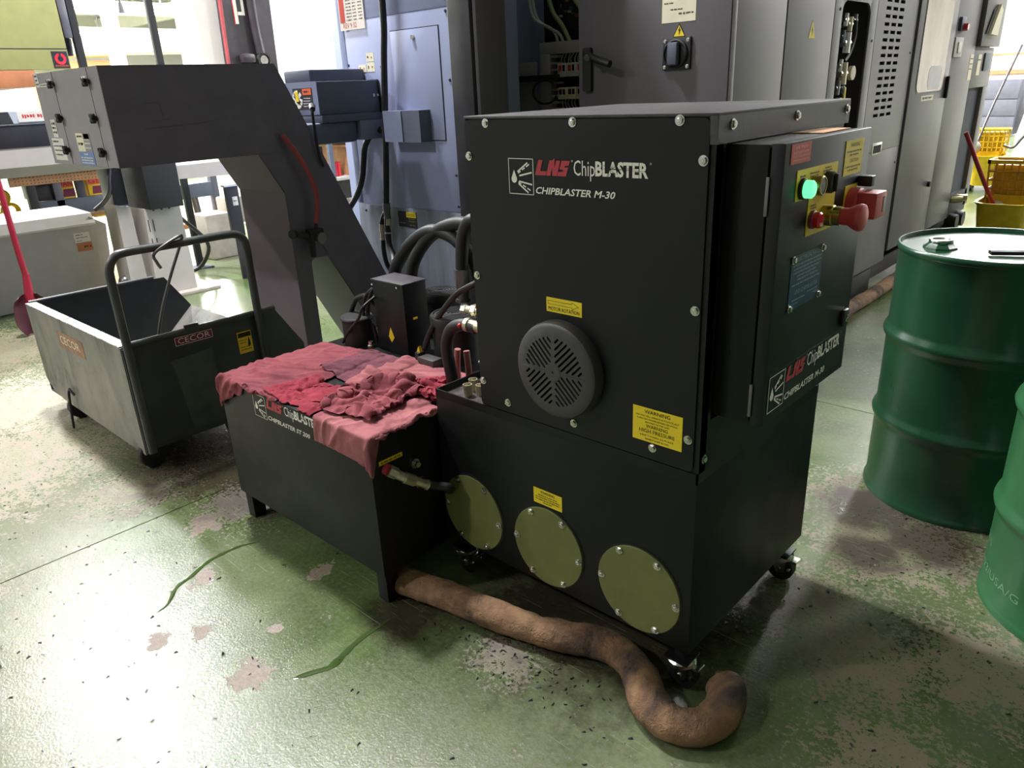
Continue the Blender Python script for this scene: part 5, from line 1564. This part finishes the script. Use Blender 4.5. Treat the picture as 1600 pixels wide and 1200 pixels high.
for k in range(2):
    for z in (.60, .46):
        part('slot_bolt', MB().box(-5.1895, -5.187, 1.03 + .035 * k, 1.036 + .035 * k, z - .09, z), 'frame_black', BF_, None)
for y in (1.09, 1.15, 1.21):
    put(SCREW_DARK, 'screw', BF_, (-5.19, y, .665), R_SIDE)
cabinet = thing('low_cabinet', (-5.95, 0, 0), 'low beige machine cabinet with a sloped top behind the shovel', 'cabinet')
part('body', MB().prism([(-6.25, .01), (-5.70, .01), (-5.70, .56), (-5.74, .62), (-6.25, .64)], 1, -2.2, .80), 'beige', cabinet, None)
part('end_cap', MB().prism([(.80, .01), (.865, .09), (.91, .55), (.80, .62)], 0, -6.25, -5.70), 'beige_plastic', cabinet, None)
part('lid', MB().prism([(-6.25, .64), (-5.74, .62), (-5.69, .56), (-5.68, .575), (-5.735, .645), (-6.25, .665)], 1, -2.2, .83), 'white_label', cabinet, None)
CB_ = side(-5.70)
label_on(cabinet, CB_, .66, .77, .44, .51, 'white_label', [('~', .1, .6, .7, .85), ('~', .1, .9, .4, .55), ('~', .1, .5, .1, .2)])
label_on(cabinet, CB_, .665, .775, .37, .435, 'orange_wood', [('~', .45, .9, .35, .6)])
hose('conduit', [(-5.3, .93, 1.17), (-5.28, .90, 1.05), (-5.27, .86, .92), (-5.27, .84, .83), (-5.30, .80, .76), (-5.40, .76, .70)], .016, 'grey flexible conduit drooping under the bar feeder', 'steel_tube', 'cable')
hose('cable', [(-5.55, .92, .62), (-5.45, 1.0, .50), (-5.4, .98, .38), (-5.45, .90, .22), (-5.5, .86, .10)], .010, 'orange cable hanging between the beige cabinet and the pedestal', 'copper_wire', 'cable')
hose('cable', [(-5.6, .90, .55), (-5.5, .88, .38), (-5.48, .88, .22), (-5.5, .88, .10)], .012, 'black cable hanging beside the orange one at the pedestal', cat='cable')
single('valve_cluster', MB().sphere((-5.35, .83, .15), .05, 12, 8).box(-5.42, -5.30, .78, .92, .02, .12, .01), 'steel_tube', 'small metal valve cluster on the floor by the pedestal', 'valve')
pump_box = thing('control_cabinet', (-5.2, 1.74, 0), 'narrow black cabinet with a white label beside the conveyor leg', 'cabinet')
part('body', MB().box(-5.24, -5.20, 1.69, 1.80, .36, .765, .006), 'frame_black', pump_box)
part('top_plate', MB().box(-5.25, -5.19, 1.68, 1.81, .762, .775), 'chrome', pump_box)
part('stand', MB().box(-5.24, -5.22, 1.72, 1.76, 0, .37, .004), 'frame_black', pump_box)
label_on(pump_box, side(-5.20), 1.735, 1.78, .61, .68, 'white_label', [('~', .1, .9, .4, .6)])
single('machine_foot', MB().box(-6.5, -6.22, 1.96, 2.3, 0, .42, .02).box(-6.45, -6.25, 2.2, 2.5, .30, .55, .02), 'beige_dirty', 'dirty beige machine foot standing on the wet floor', 'machine')
hose('floor_cable', [(-5.3, 1.3, .60), (-5.5, 1.6, .30), (-5.7, 1.6, .08), (-5.75, 1.45, .03), (-5.7, 1.3, .015)], .016, 'black cable sagging to the floor right of the pedestal', cat='cable')
# bench
BE = thing('workbench', (-7.2, 1.2, 0), 'dark steel workbench frame with a pegboard apron', 'bench')
part('bench_top', MB().box(-7.9, -6.95, .2, 1.62, .872, .905, .003), 'tool_grey', BE)
us = [.66]; 
hy_ = [.70 + .030 * i for i in range(28)]
for y in hy_:
    us += [y, y + .008]
us.append(1.56)
vs = [.790, .802, .810, .828, .836, .854, .862, .872]
hol = {(1 + 2 * i, j) for i in range(28) for j in (1, 3, 5)}
part('pegboard', MB().grid_plate(us, vs, hol, lambda u, v, d: (-6.99 - d, u, v), .006), 'pegboard', BE, None)
part('pegboard_back', MB().box(-7.02, -7.01, .66, 1.56, .79, .872), 'frame_black', BE)
for y in (.78, .99):
    part('leg', MB().box(-7.08, -7.0, y, y + .07, 0, .79, .004), 'tool_grey' if y > .9 else 'frame_black', BE)
part('leg', MB().box(-7.08, -7.0, 2.46, 2.53, 0, .72, .004), 'tool_grey', BE)
part('rail', MB().box(-7.06, -7.0, .85, 2.47, .50, .64, .004), 'slate', BE)
part('lower_shelf', MB().box(-7.5, -7.0, 1.9, 2.46, .205, .255, .004), 'orange_wood', BE)
part('post', MB().cyl((-7.05, 2.29, .25), (-7.05, 2.27, .60), .035, .035, 14), 'steel_tube', BE)
part('pedestal_foot', MB().box(-7.12, -6.98, 2.28, 2.40, 0, .205, .01), 'frame_black', BE)
part('shelf_box', MB().box(-7.45, -7.05, .86, 1.06, .64, .78, .01), 'frame_black', BE)
pad = single('roll_of_paper', MB().cyl((-7.15, 1.13, .46), (-7.15, 1.42, .475), .032, .032, 14).cyl((-7.15, 1.42, .475), (-7.15, 1.425, .475), .012, .012, 10), 'cardboard', 'brown paper roll lying under the bench rail', 'roll')
for k, (y0, y1, m, txt, lab) in enumerate(((1.085, 1.225, 'danger_yellow', 'DAN', 'orange and yellow danger carton on the far bench, left of two'), (1.345, 1.535, 'danger_yellow', 'GER', 'orange and yellow danger carton on the far bench, right of two'))):
    c_ = thing('carton', (-7.4, (y0 + y1) / 2, .64), lab, 'carton', 'danger cartons on the bench')
    part('box', MB().box(-7.55, -7.20, y0, y1, .42, .80, .003), m, c_)
    part('orange_panel', MB().box(-7.20, -7.198, y0 + .004, y1 - .004, .725, .79), 'danger_orange', c_, None)
    part('maroon_panel', MB().prism([(y0 + .03, .64), (y1, .64), (y1, .71), (y0 + .045, .71)], 0, -7.199, -7.197), 'maroon', c_, None)
    part('maroon_panel', MB().box(-7.20, -7.198, y0, y1 - .03, .44, .50), 'maroon', c_, None)
    tx = MB(); text_into(tx, side(-7.198), txt, y0 + .008, y1 - .01, .735, .78, .001)
    part('lettering', tx, 'print_red', c_, None)
single('carton', MB().box(-7.5, -7.2, 1.02, 1.075, .60, .80, .003), 'white_label', 'pale carton standing beside the danger cartons', 'carton')
single('steel_rule', MB().box(-7.25, -7.19, 1.245, 1.315, .42, .80, .003), 'tool_grey', 'grey upright bar between the two danger cartons', 'bar')
single('parts_bin', MB().box(-7.6, -7.15, 1.56, 1.64, .42, .56, .01).sphere((-7.3, 1.60, .57), .05, 10, 8), 'rubber', 'black bin of oddments under the bench rail', 'bin')
for k, (x, y, z) in enumerate(((-7.25, .60, .50), (-7.2, .66, .58), (-7.25, .62, .70), (-7.15, .60, .42), (-7.2, .70, .48))):
    t_ = MB().lathe([(.06, -.02), (.075, 0), (.06, .02), (.045, 0)], (x, y, z), 'x', 18, close=True)
    t_.lathe([(.06, .03), (.075, .05), (.06, .07), (.045, .05)], (x, y, z), 'x', 18, close=True)
    single('hose_coil', t_, 'danger_yellow', ['yellow hose coil hanging lowest left of the bench', 'yellow hose coil second in the bundle left of the bench', 'yellow hose coil highest in the bundle left of the bench', 'yellow hose coil nearest the floor left of the bench', 'yellow hose coil closest to the bench leg'][k], 'coil', 'yellow hose coils', smooth=60)
# tall olive machine and frame posts
OM = thing('olive_machine', (-6.6, .2, 0), 'tall olive green machine with a red emblem at the upper left', 'machine')
part('upper_casing', MB().box(-7.2, -6.0, -1.5, 1.035, 1.682, 2.6, .006), 'olive_machine', OM)
part('casing_seam', MB().box(-6.0, -5.998, -1.5, 1.035, 1.822, 1.828), 'frame_black', OM, None)
part('wooden_beam', MB().box(-7.1, -6.0, -1.5, .775, 1.565, 1.680, .004), 'orange_wood', OM)
part('stand', MB().box(-6.9, -6.3, -1.5, .15, 0, 1.57, .01), 'frame_black', OM)
em = label_on(OM, side(-6.0), .915, 1.028, 1.690, 1.808, 'frame_black', [('JOHNSON', .1, .9, .06, .2)], 'danger_orange')
part('emblem_ring', MB().lathe([(.040, .0002), (.040, .003), (.020, .003), (.020, .0002)], (-5.9985, .972, 1.755), 'x', 28, close=True), 'red_lens', em, 35)
part('emblem_mark', MB().box(-5.996, -5.994, .966, .980, 1.755, 1.80), 'frame_black', em, None)
part('air_unit', MB().box(-6.2, -6.0, 1.04, 1.10, 1.90, 2.2, .01), 'steel_tube', OM)
part('air_unit', MB().cyl((-6.1, 1.07, 1.78), (-6.1, 1.07, 1.90), .035, .045, 14), 'rubber', OM)
for y0, lab in ((1.105, 'dark upright frame post nearest the olive machine'), (1.712, 'dark upright frame post near the white column')):
    p_ = thing('frame_post', (-6.0, y0 + .05, 0), lab, 'post', 'dark frame posts')
    part('upright', MB().box(-6.05, -6.0, y0, y0 + .052, 0, 3.0, .003), 'rubber', p_)
    part('foot_plate', MB().box(-6.12, -5.93, y0 - .06, y0 + .11, 0, .012), 'slate', p_)
# white column, banner, white partition
col_ = struct('trim_1', MB().box(-8.5, -8.0, 3.12, 3.42, 0, HZ), 'white_paint', smooth=None)
BN = thing('banner', (-7.9, 3.65, 1.5), 'black machine guard with a white letter P and red edge', 'guard')
part('panel', MB().prism([(3.36, 1.45), (3.98, 1.45), (4.02, 3.4), (3.42, 3.4)], 0, -8.0, -7.9), 'banner_black', BN, None)
part('red_edge', MB().prism([(3.345, 1.45), (3.365, 1.45), (3.44, 3.4), (3.40, 3.4)], 0, -7.93, -7.89), 'red_rubber', BN, None)
lp = MB()
PL_ = side(-7.899)
for pts in ([(3.53, 2.21), (3.57, 2.21), (3.57, 2.50), (3.53, 2.50)], [(3.57, 2.47), (3.66, 2.47), (3.66, 2.50), (3.57, 2.50)], [(3.625, 2.30), (3.66, 2.30), (3.66, 2.47), (3.625, 2.47)], [(3.575, 2.30), (3.625, 2.30), (3.625, 2.335), (3.575, 2.335)]):
    poly_on(lp, PL_, pts, .002)
part('letter', lp, 'print_white', BN, None)
part('letter_shadow', MB().prism([(3.52, 2.20), (3.53, 2.20), (3.53, 2.52), (3.52, 2.52)], 0, -7.9, -7.897), 'red_lens', BN, None)
part('strut', MB().tube([(-7.85, 3.73, 2.55), (-7.86, 3.74, 2.2), (-7.85, 3.76, 1.9)], .05, 12, 4), 'banner_black', BN, 60)
part('wheel', MB().lathe([(.062, -.02), (.085, -.02), (.09, 0), (.085, .02), (.062, .02)], (-7.84, 3.78, 1.83), 'x', 26, close=True), 'rubber', BN, 35)
part('hub', MB().cyl((-7.85, 3.78, 1.83), (-7.83, 3.78, 1.83), .05, .05, 18), 'zinc', BN)
part('lamp_housing', MB().box(-7.9, -7.8, 3.50, 3.66, 1.80, 1.90, .03), 'banner_black', BN)
wp_ = struct('wall_inner', MB().box(-8.3, -8.2, 3.9, 9.5, 0, 4.2), 'shade_white', smooth=None)

# cardboard boxes on a shelf seen between the conveyor and the blue machine
RK = thing('shelf_rack', (-5.6, 3.2, 0), 'white shelf rack with boxes seen past the conveyor trunk', 'rack')
for z in (.35, .72, 1.12):
    part('shelf', MB().box(-6.4, -5.2, 2.7, 3.9, z - .03, z, .003), 'beige_plastic', RK)
for x in (-6.38, -5.24):
    for y in (2.72, 3.86):
        part('upright', MB().box(x, x + .04, y, y + .04, 0, 1.2), 'slate', RK)
part('back_panel', MB().box(-6.42, -6.40, 2.7, 3.9, .02, 1.2), 'frame_black', RK)
single('cardboard_box', MB().box(-5.65, -5.25, 2.95, 3.22, .72, .98, .004).box(-5.68, -5.22, 2.92, 3.0, .97, .985), 'cardboard', 'open cardboard box on the white shelf rack', 'box')
single('cardboard_box', MB().box(-5.7, -5.28, 3.26, 3.55, .72, 1.03, .004), 'pegboard', 'darker cardboard box at the right end of the shelf rack', 'box')
single('red_tin', MB().lathe([(.06, 0), (.06, .12), (.055, .125), (.0001, .125)], (-5.33, 2.84, .72), 'z', 20), 'red_lens', 'red tin standing on the white shelf rack', 'tin')

# ================================================================== right background: mop buckets, tool cabinets
def mop_bucket(x, y, rot, s, m, label, bm='basket_yellow'):
    t = thing('mop_bucket', (x, y, 0), label, 'bucket', 'yellow mop buckets')
    t.rotation_euler = (0, 0, rot)
    off = ORG[t]
    def loc(p): return Vector(p) * s + off
    # tapered tub
    nb = 28
    prof = []
    mb = MB()
    rings = []
    for (z, a, b) in ((.07, .15, .21), (.40, .19, .27), (.415, .205, .285), (.425, .205, .285), (.425, .185, .265), (.10, .14, .20)):
        ring = []
        for k in range(nb):
            an = 2 * PI * k / nb
            c_, s_ = math.cos(an), math.sin(an)
            ex = .5
            ring.append(mb.bm.verts.new(loc((a * math.copysign(abs(c_) ** ex, c_), b * math.copysign(abs(s_) ** ex, s_), z))))
        rings.append(ring)
    for p, q in zip(rings[:-1], rings[1:]):
        for k in range(nb):
            mb.bm.faces.new((p[k], p[(k + 1) % nb], q[(k + 1) % nb], q[k]))
    mb.bm.faces.new(rings[0][::-1]); mb.bm.faces.new(rings[-1])
    part('tub', mb, m, t, 50)
    # wringer basket with an open lattice on its faces
    w = MB()
    x0, x1, y0, y1, z0, z1 = -.16, .16, .02, .25, .30, .70
    for i in range(8):
        xx = x0 + (x1 - x0) * i / 7
        for yy in (y0, y1):
            w.tube([loc((xx, yy, z0)), loc((xx * 1.12, yy, z1))], .008 * s, 6, 1)
    for j in range(7):
        zz_ = z0 + (z1 - z0) * j / 6
        for yy in (y0, y1):
            w.tube([loc((x0 * 1.1, yy, zz_)), loc((x1 * 1.1, yy, zz_))], .008 * s, 6, 1)
        for xx in (x0, x1):
            w.tube([loc((xx * 1.06, y0, zz_)), loc((xx * 1.06, y1, zz_))], .008 * s, 6, 1)
    part('wringer_lattice', w, bm, t, 60, kind='stuff')
    part('wringer_plate', MB().prism([tuple((loc((x0 * .7, 0, z0)).x, loc((0, 0, .28)).z)), tuple((loc((x1 * .7, 0, 0)).x, loc((0, 0, .28)).z)), tuple((loc((x1 * .7, 0, 0)).x, loc((0, 0, .46)).z)), tuple((loc((x0 * .7, 0, 0)).x, loc((0, 0, .46)).z))], 1, loc((0, .0, 0)).y, loc((0, .015, 0)).y), 'maroon' if s > 1.04 else m, t, None)
    p0, p1 = loc((-.145, .035, .30)), loc((.145, .235, .685))
    part('wringer_body', MB().box(p0.x, p1.x, p0.y, p1.y, p0.z, p1.z, .01), m, t)
    rim = MB()
    for a in ((-.19, .19, 0, .02), (-.19, .19, .25, .27), (-.19, -.17, 0, .27), (.17, .19, 0, .27)):
        p, q = loc((a[0], a[2], .69)), loc((a[1], a[3], .72))
        rim.box(p.x, q.x, p.y, q.y, p.z, q.z)
    part('wringer_rim', rim, m, t)
    for cx in (-.12, .12):
        for cy in (-.17, .17):
            c0, c1 = loc((cx - .02, cy, .04)), loc((cx + .02, cy, .04))
            part('caster', MB().cyl(c0, c1, .04 * s, .04 * s, 14), 'rubber', t)
    return t
mop_bucket(-.50, 5.72, 0.0, 1.0, 'bucket_yellow', 'stained yellow mop bucket with a lattice wringer beside the green drum')
b2 = mop_bucket(-1.44, 9.5, 0.15, .98, 'bucket_yellow', 'clean yellow mop bucket farther back beside the lathe end', 'bucket_yellow')
def mop(pts, r, m, label):
    t = thing('mop', pts[0], label, 'mop', 'mops standing in the buckets')
    part('handle', MB().tube(pts, r, 10, 3), m, t, 60)
    a = Vector(pts[0])
    part('mop_head', MB().sphere(a, .06, 12, 8, (1, 1, 1.2)), 'beige_dirty', t, 60)
mop([(-.555, 5.60, .36), (-.66, 5.46, .62), (-.80, 5.36, .95)], .016, 'mop_red', 'mop with a red handle standing in the nearer bucket')
mop([(-1.57, 9.4, .50), (-1.50, 9.6, .98), (-1.38, 9.9, 1.62)], .014, 'steel_tube', 'mop with a worn metal handle leaning up from the farther bucket')
single('wringer_lever', MB().tube([(-1.30, 9.5, .52), (-1.20, 9.5, .50), (-1.12, 9.52, .62), (-.92, 9.55, .86), (-.8, 9.6, .92)], .016, 10, 4), 'steel_tube', 'bent steel wringer lever of the farther mop bucket', 'lever', smooth=60)
single('blue_container', MB().lathe([(.075, 0), (.08, .20), (.07, .215), (.06, .215), (.055, .20), (.0001, .20)], (-.33, 4.62, 0), 'z', 24), 'blue_plastic', 'blue plastic container with a white rim behind the drum', 'container')
gb = MB()
gb.box(-1.12, -.92, 9.2, 9.5, .02, .05)
for k in range(5):
    gb.box(-1.12 + k * .045, -1.10 + k * .045, 9.19, 9.21, .02, .30)
    gb.box(-1.13, -1.11, 9.2 + k * .06, 9.22 + k * .06, .02, .30)
gb.box(-1.13, -.91, 9.19, 9.22, .27, .31)
single('green_crate', gb, 'green_plastic', 'dark green plastic crate behind the mop buckets', 'crate')
def tool_cabinet(x0, x1, y, h, label, m='tool_grey'):
    t = thing('tool_cabinet', ((x0 + x1) / 2, y + .4, 0), label, 'cabinet', 'grey tool cabinets by the far wall')
    part('carcass', MB().box(x0, x1, y, y + .8, .04, h, .01), m, t)
    n = 3
    for k in range(n):
        z0 = .08 + (h - .12) * k / n; z1 = .06 + (h - .12) * (k + 1) / n
        d_ = part('drawer', MB().box(x0 + .02, x1 - .02, y - .02, y, z0, z1, .004), m, t)
        part('drawer_handle', MB().box(x0 + .08, x0 + .32, y - .045, y - .02, z1 - .14, z1 - .08, .006), 'white_label', d_)
    return t
tool_cabinet(-3.75, -2.74, 18.0, 1.13, 'grey drawer cabinet standing by the far bench')
tool_cabinet(-2.45, -1.2, 18.4, 1.15, 'second grey drawer cabinet to the right of the far bench')
FB = thing('far_bench', (-2.4, 20.2, 0), 'long bench with orange shelf edge near the end wall', 'bench')
part('top', MB().box(-5.0, 2.0, 19.6, 20.8, 1.22, 1.30), 'orange_wood', FB)
part('upper_shelf', MB().box(-5.0, 2.0, 20.0, 20.8, 1.62, 1.66), 'orange_wood', FB)
part('apron', MB().box(-5.0, 2.0, 19.65, 19.7, .85, 1.22), 'white_label', FB)
for x in (-4.9, -2.6, -.3, 1.9):
    part('leg', MB().box(x, x + .08, 19.7, 19.8, 0, 1.22), 'slate', FB)
for k, (x, w, h, m, lab) in enumerate(((-3.2, .30, .25, 'white_label', 'white carton on the far bench behind the drawer cabinet'), (-2.8, .25, .18, 'frame_black', 'black box on the far bench'), (-2.4, .35, .30, 'cardboard', 'brown carton on the far bench to the right'), (-3.6, .25, .30, 'beige_plastic', 'beige box on the far bench to the left'))):
    single('bench_box', MB().box(x, x + w, 19.75, 20.05, 1.30, 1.30 + h, .01), m, lab, 'box')
single('step_ladder', MB().tube([(-2.55, 17.4, 0), (-2.35, 17.7, 1.5)], .03, 8, 1).tube([(-2.25, 17.4, 0), (-2.15, 17.7, 1.5)], .03, 8, 1).box(-2.5, -2.2, 17.44, 17.5, .28, .32).box(-2.45, -2.18, 17.5, 17.56, .6, .64).box(-2.42, -2.16, 17.57, 17.63, .95, .99), 'white_label', 'white folding ladder standing by the drawer cabinets', 'ladder', smooth=None)

# far hall, left: columns, crane, machines
for k, (x, y) in enumerate(((-13.5, 4.4), (-20.0, 4.6), (-27.0, 4.6), (-20.0, -1.2), (-13.5, 9.0))):
    struct('trim_%d' % (k + 2), MB().box(x - .1, x + .1, y - .1, y + .1, 0, HZ), 'white_paint', smooth=None)
for (x, z) in ((-15.5, 3.75), (-19.5, 4.25), (-24.5, 4.0), (-29.0, 4.4), (-35.0, 4.2)):
    struct('pipe_rack', MB().box(x - .12, x + .12, -9, 18, z, z + .28).box(x - .05, x + .05, -9, 18, z + .75, z + .85), 'white_paint', ceiling, None)
    for y in (-4, 1.5, 7, 12.5):
        struct('rack_hanger', MB().tube([(x, y, z + .2), (x, y + .05, HZ)], .03, 6, 1), 'tool_grey', ceiling)
for (x, y, z, l) in ((-27, -3, 3.2, 12), (-33, -2, 3.4, 14), (-38, 0, 3.0, 14), (-22, 3.5, 2.9, 7)):
    struct('air_duct', MB().tube([(x, y, z), (x, y + l, z + .1)], .28, 14, 1), 'cardboard' if x < -30 else 'beige_dirty', ceiling, 60)
CR = thing('bridge_crane', (-26, 5.6, 4.6), 'yellow bridge crane hoist under the roof of the far hall', 'crane')
part('trolley', MB().box(-26.5, -25.6, 5.0, 6.6, 4.45, 5.05, .03), 'crane_yellow', CR)
part('bridge_beam', MB().box(-26.3, -25.8, -6, 20, 5.05, 5.4, .02), 'crane_yellow', CR)
for k, (x, y, w, d, h, m, lab) in enumerate(((-16.0, 1.2, 1.6, 2.0, 1.9, 'beige_plastic', 'pale machine far down the hall, nearest of the row'), (-22.5, 2.0, 2.0, 2.4, 2.2, 'white_label', 'pale machine far down the hall, middle of the row'), (-30.0, 3.4, 2.4, 3.0, 2.4, 'beige', 'beige machine far down the hall, last of the row'), (-15.5, 6.2, 1.6, 2.0, 2.0, 'white_label', 'white cabinet machine behind the white column'), (-24.0, 7.6, 2.2, 2.2, 2.2, 'cardboard', 'tan machine far down the hall behind the crane'))):
    t_ = thing('far_machine', (x, y, 0), lab, 'machine', 'machines far down the hall')
    part('casing', MB().box(x - w / 2, x + w / 2, y - d / 2, y + d / 2, .08, h, .05), m, t_)
    part('door', MB().box(x + w / 2, x + w / 2 + .03, y - d * .32, y + d * .25, .5, h - .35, .02), 'gauge_face', t_)
    part('panel', MB().box(x + w / 2, x + w / 2 + .06, y + d * .30, y + d * .45, 1.0, h - .4, .02), 'slate', t_)
    part('plinth', MB().box(x - w / 2 + .05, x + w / 2 - .05, y - d / 2 + .05, y + d / 2 - .05, 0, .09), 'frame_black', t_)
for k, (x, y, z) in enumerate(((-14.5, 3.4, 2.9), (-16.0, 3.9, 3.1), (-18.5, 3.2, 3.0), (-12.0, 4.0, 2.7), (-21.0, 5.2, 3.2))):
    c_ = thing('drop_cord', (x, y, z), ['black drop cord hanging nearest the white partition', 'black drop cord hanging second down the hall', 'black drop cord hanging third down the hall', 'black drop cord hanging close to the white column', 'black drop cord hanging farthest down the hall'][k], 'cord', 'drop cords from the roof')
    part('cord', MB().tube([(x, y, z + .12), (x, y, HZ - .6)], .016, 6, 1), 'rubber', c_)
    part('plug', MB().cyl((x, y, z), (x, y, z + .14), .05, .03, 10), 'rubber', c_)

# ================================================================== spills and swarf on the floor
def puddle(pts, w, label, m):
    P = spline(pts, 8)
    mb = MB()
    L, R = [], []
    for i, p in enumerate(P):
        tg = (P[min(i + 1, len(P) - 1)] - P[max(i - 1, 0)]).normalized()
        sd = Vector((-tg.y, tg.x, 0))
        k = math.sin(PI * min(1, (i + .6) / len(P) * 1.0)) ** .5
        a = w * (.55 + .9 * abs(noise.noise(p * 18))) * k
        b = w * (.55 + .9 * abs(noise.noise(p * 18 + Vector((5, 5, 5))))) * k
        L.append((p.x + sd.x * a, p.y + sd.y * a)); R.append((p.x - sd.x * b, p.y - sd.y * b))
    A = [mb.bm.verts.new((x, y, .0012)) for x, y in L]; B = [mb.bm.verts.new((x, y, .0012)) for x, y in R]
    C = [mb.bm.verts.new((p.x, p.y, .0020)) for p in P]
    for i in range(len(P) - 1):
        mb.bm.faces.new((A[i], C[i], C[i + 1], A[i + 1])); mb.bm.faces.new((C[i], B[i], B[i + 1], C[i + 1]))
    return single('coolant_trickle', mb, m, label, 'puddle', 'coolant trickles on the floor', smooth=60)
mat('coolant', (58, 78, 34), 0.08, var=0.2, coat=0.6)
mat('oil_wet', (26, 18, 14), 0.12, var=0.4, vscale=20)
puddle([(-1.47, -.30, 0), (-1.496, -.363, 0), (-1.497, -.459, 0), (-1.462, -.541, 0), (-1.437, -.605, 0), (-1.379, -.658, 0), (-1.368, -.691, 0)], .009, 'thin green coolant trickle on the floor farther from the sock', 'coolant')
puddle([(-.80, -.27, 0), (-.797, -.394, 0), (-.773, -.485, 0), (-.79, -.53, 0), (-.812, -.58, 0)], .014, 'green coolant trickle running forward from the tank leg by the sock', 'coolant')
def swarf(n, cx, cy, sx, sy, label, m):
    mb = MB()
    for k in range(n):
        x = random.gauss(cx, sx); y = random.gauss(cy, sy)
        s = random.uniform(.0015, .0045); a = random.uniform(0, 6.28)
        R = Matrix.Rotation(a, 3, 'Z')
        vs = [mb.bm.verts.new(Vector((x, y, .0005)) + R @ Vector(v)) for v in ((-s * 1.6, -s * .5, 0), (s * 1.6, -s * .4, 0), (s, s * .6, s * .9), (-s, s * .5, s * .5))]
        mb.bm.faces.new(vs[:3]); mb.bm.faces.new((vs[0], vs[2], vs[3])); mb.bm.faces.new((vs[0], vs[3], vs[1])); mb.bm.faces.new((vs[1], vs[3], vs[2]))
    o = single('metal_chips', mb, m, label, 'chips', smooth=None)
    o['kind'] = 'stuff'
    return o
swarf(130, -.42, -.16, .16, .05, 'dark metal chips scattered in front of the long sock', 'frame_black')
swarf(160, .25, .55, .22, .25, 'dark metal chips scattered to the right of the coolant unit', 'frame_black')
swarf(140, -2.35, -.55, .5, .2, 'metal chips scattered around the hopper cart', 'frame_black')
swarf(150, -1.2, -.8, .6, .25, 'fine metal chips scattered over the open floor in front', 'frame_black')
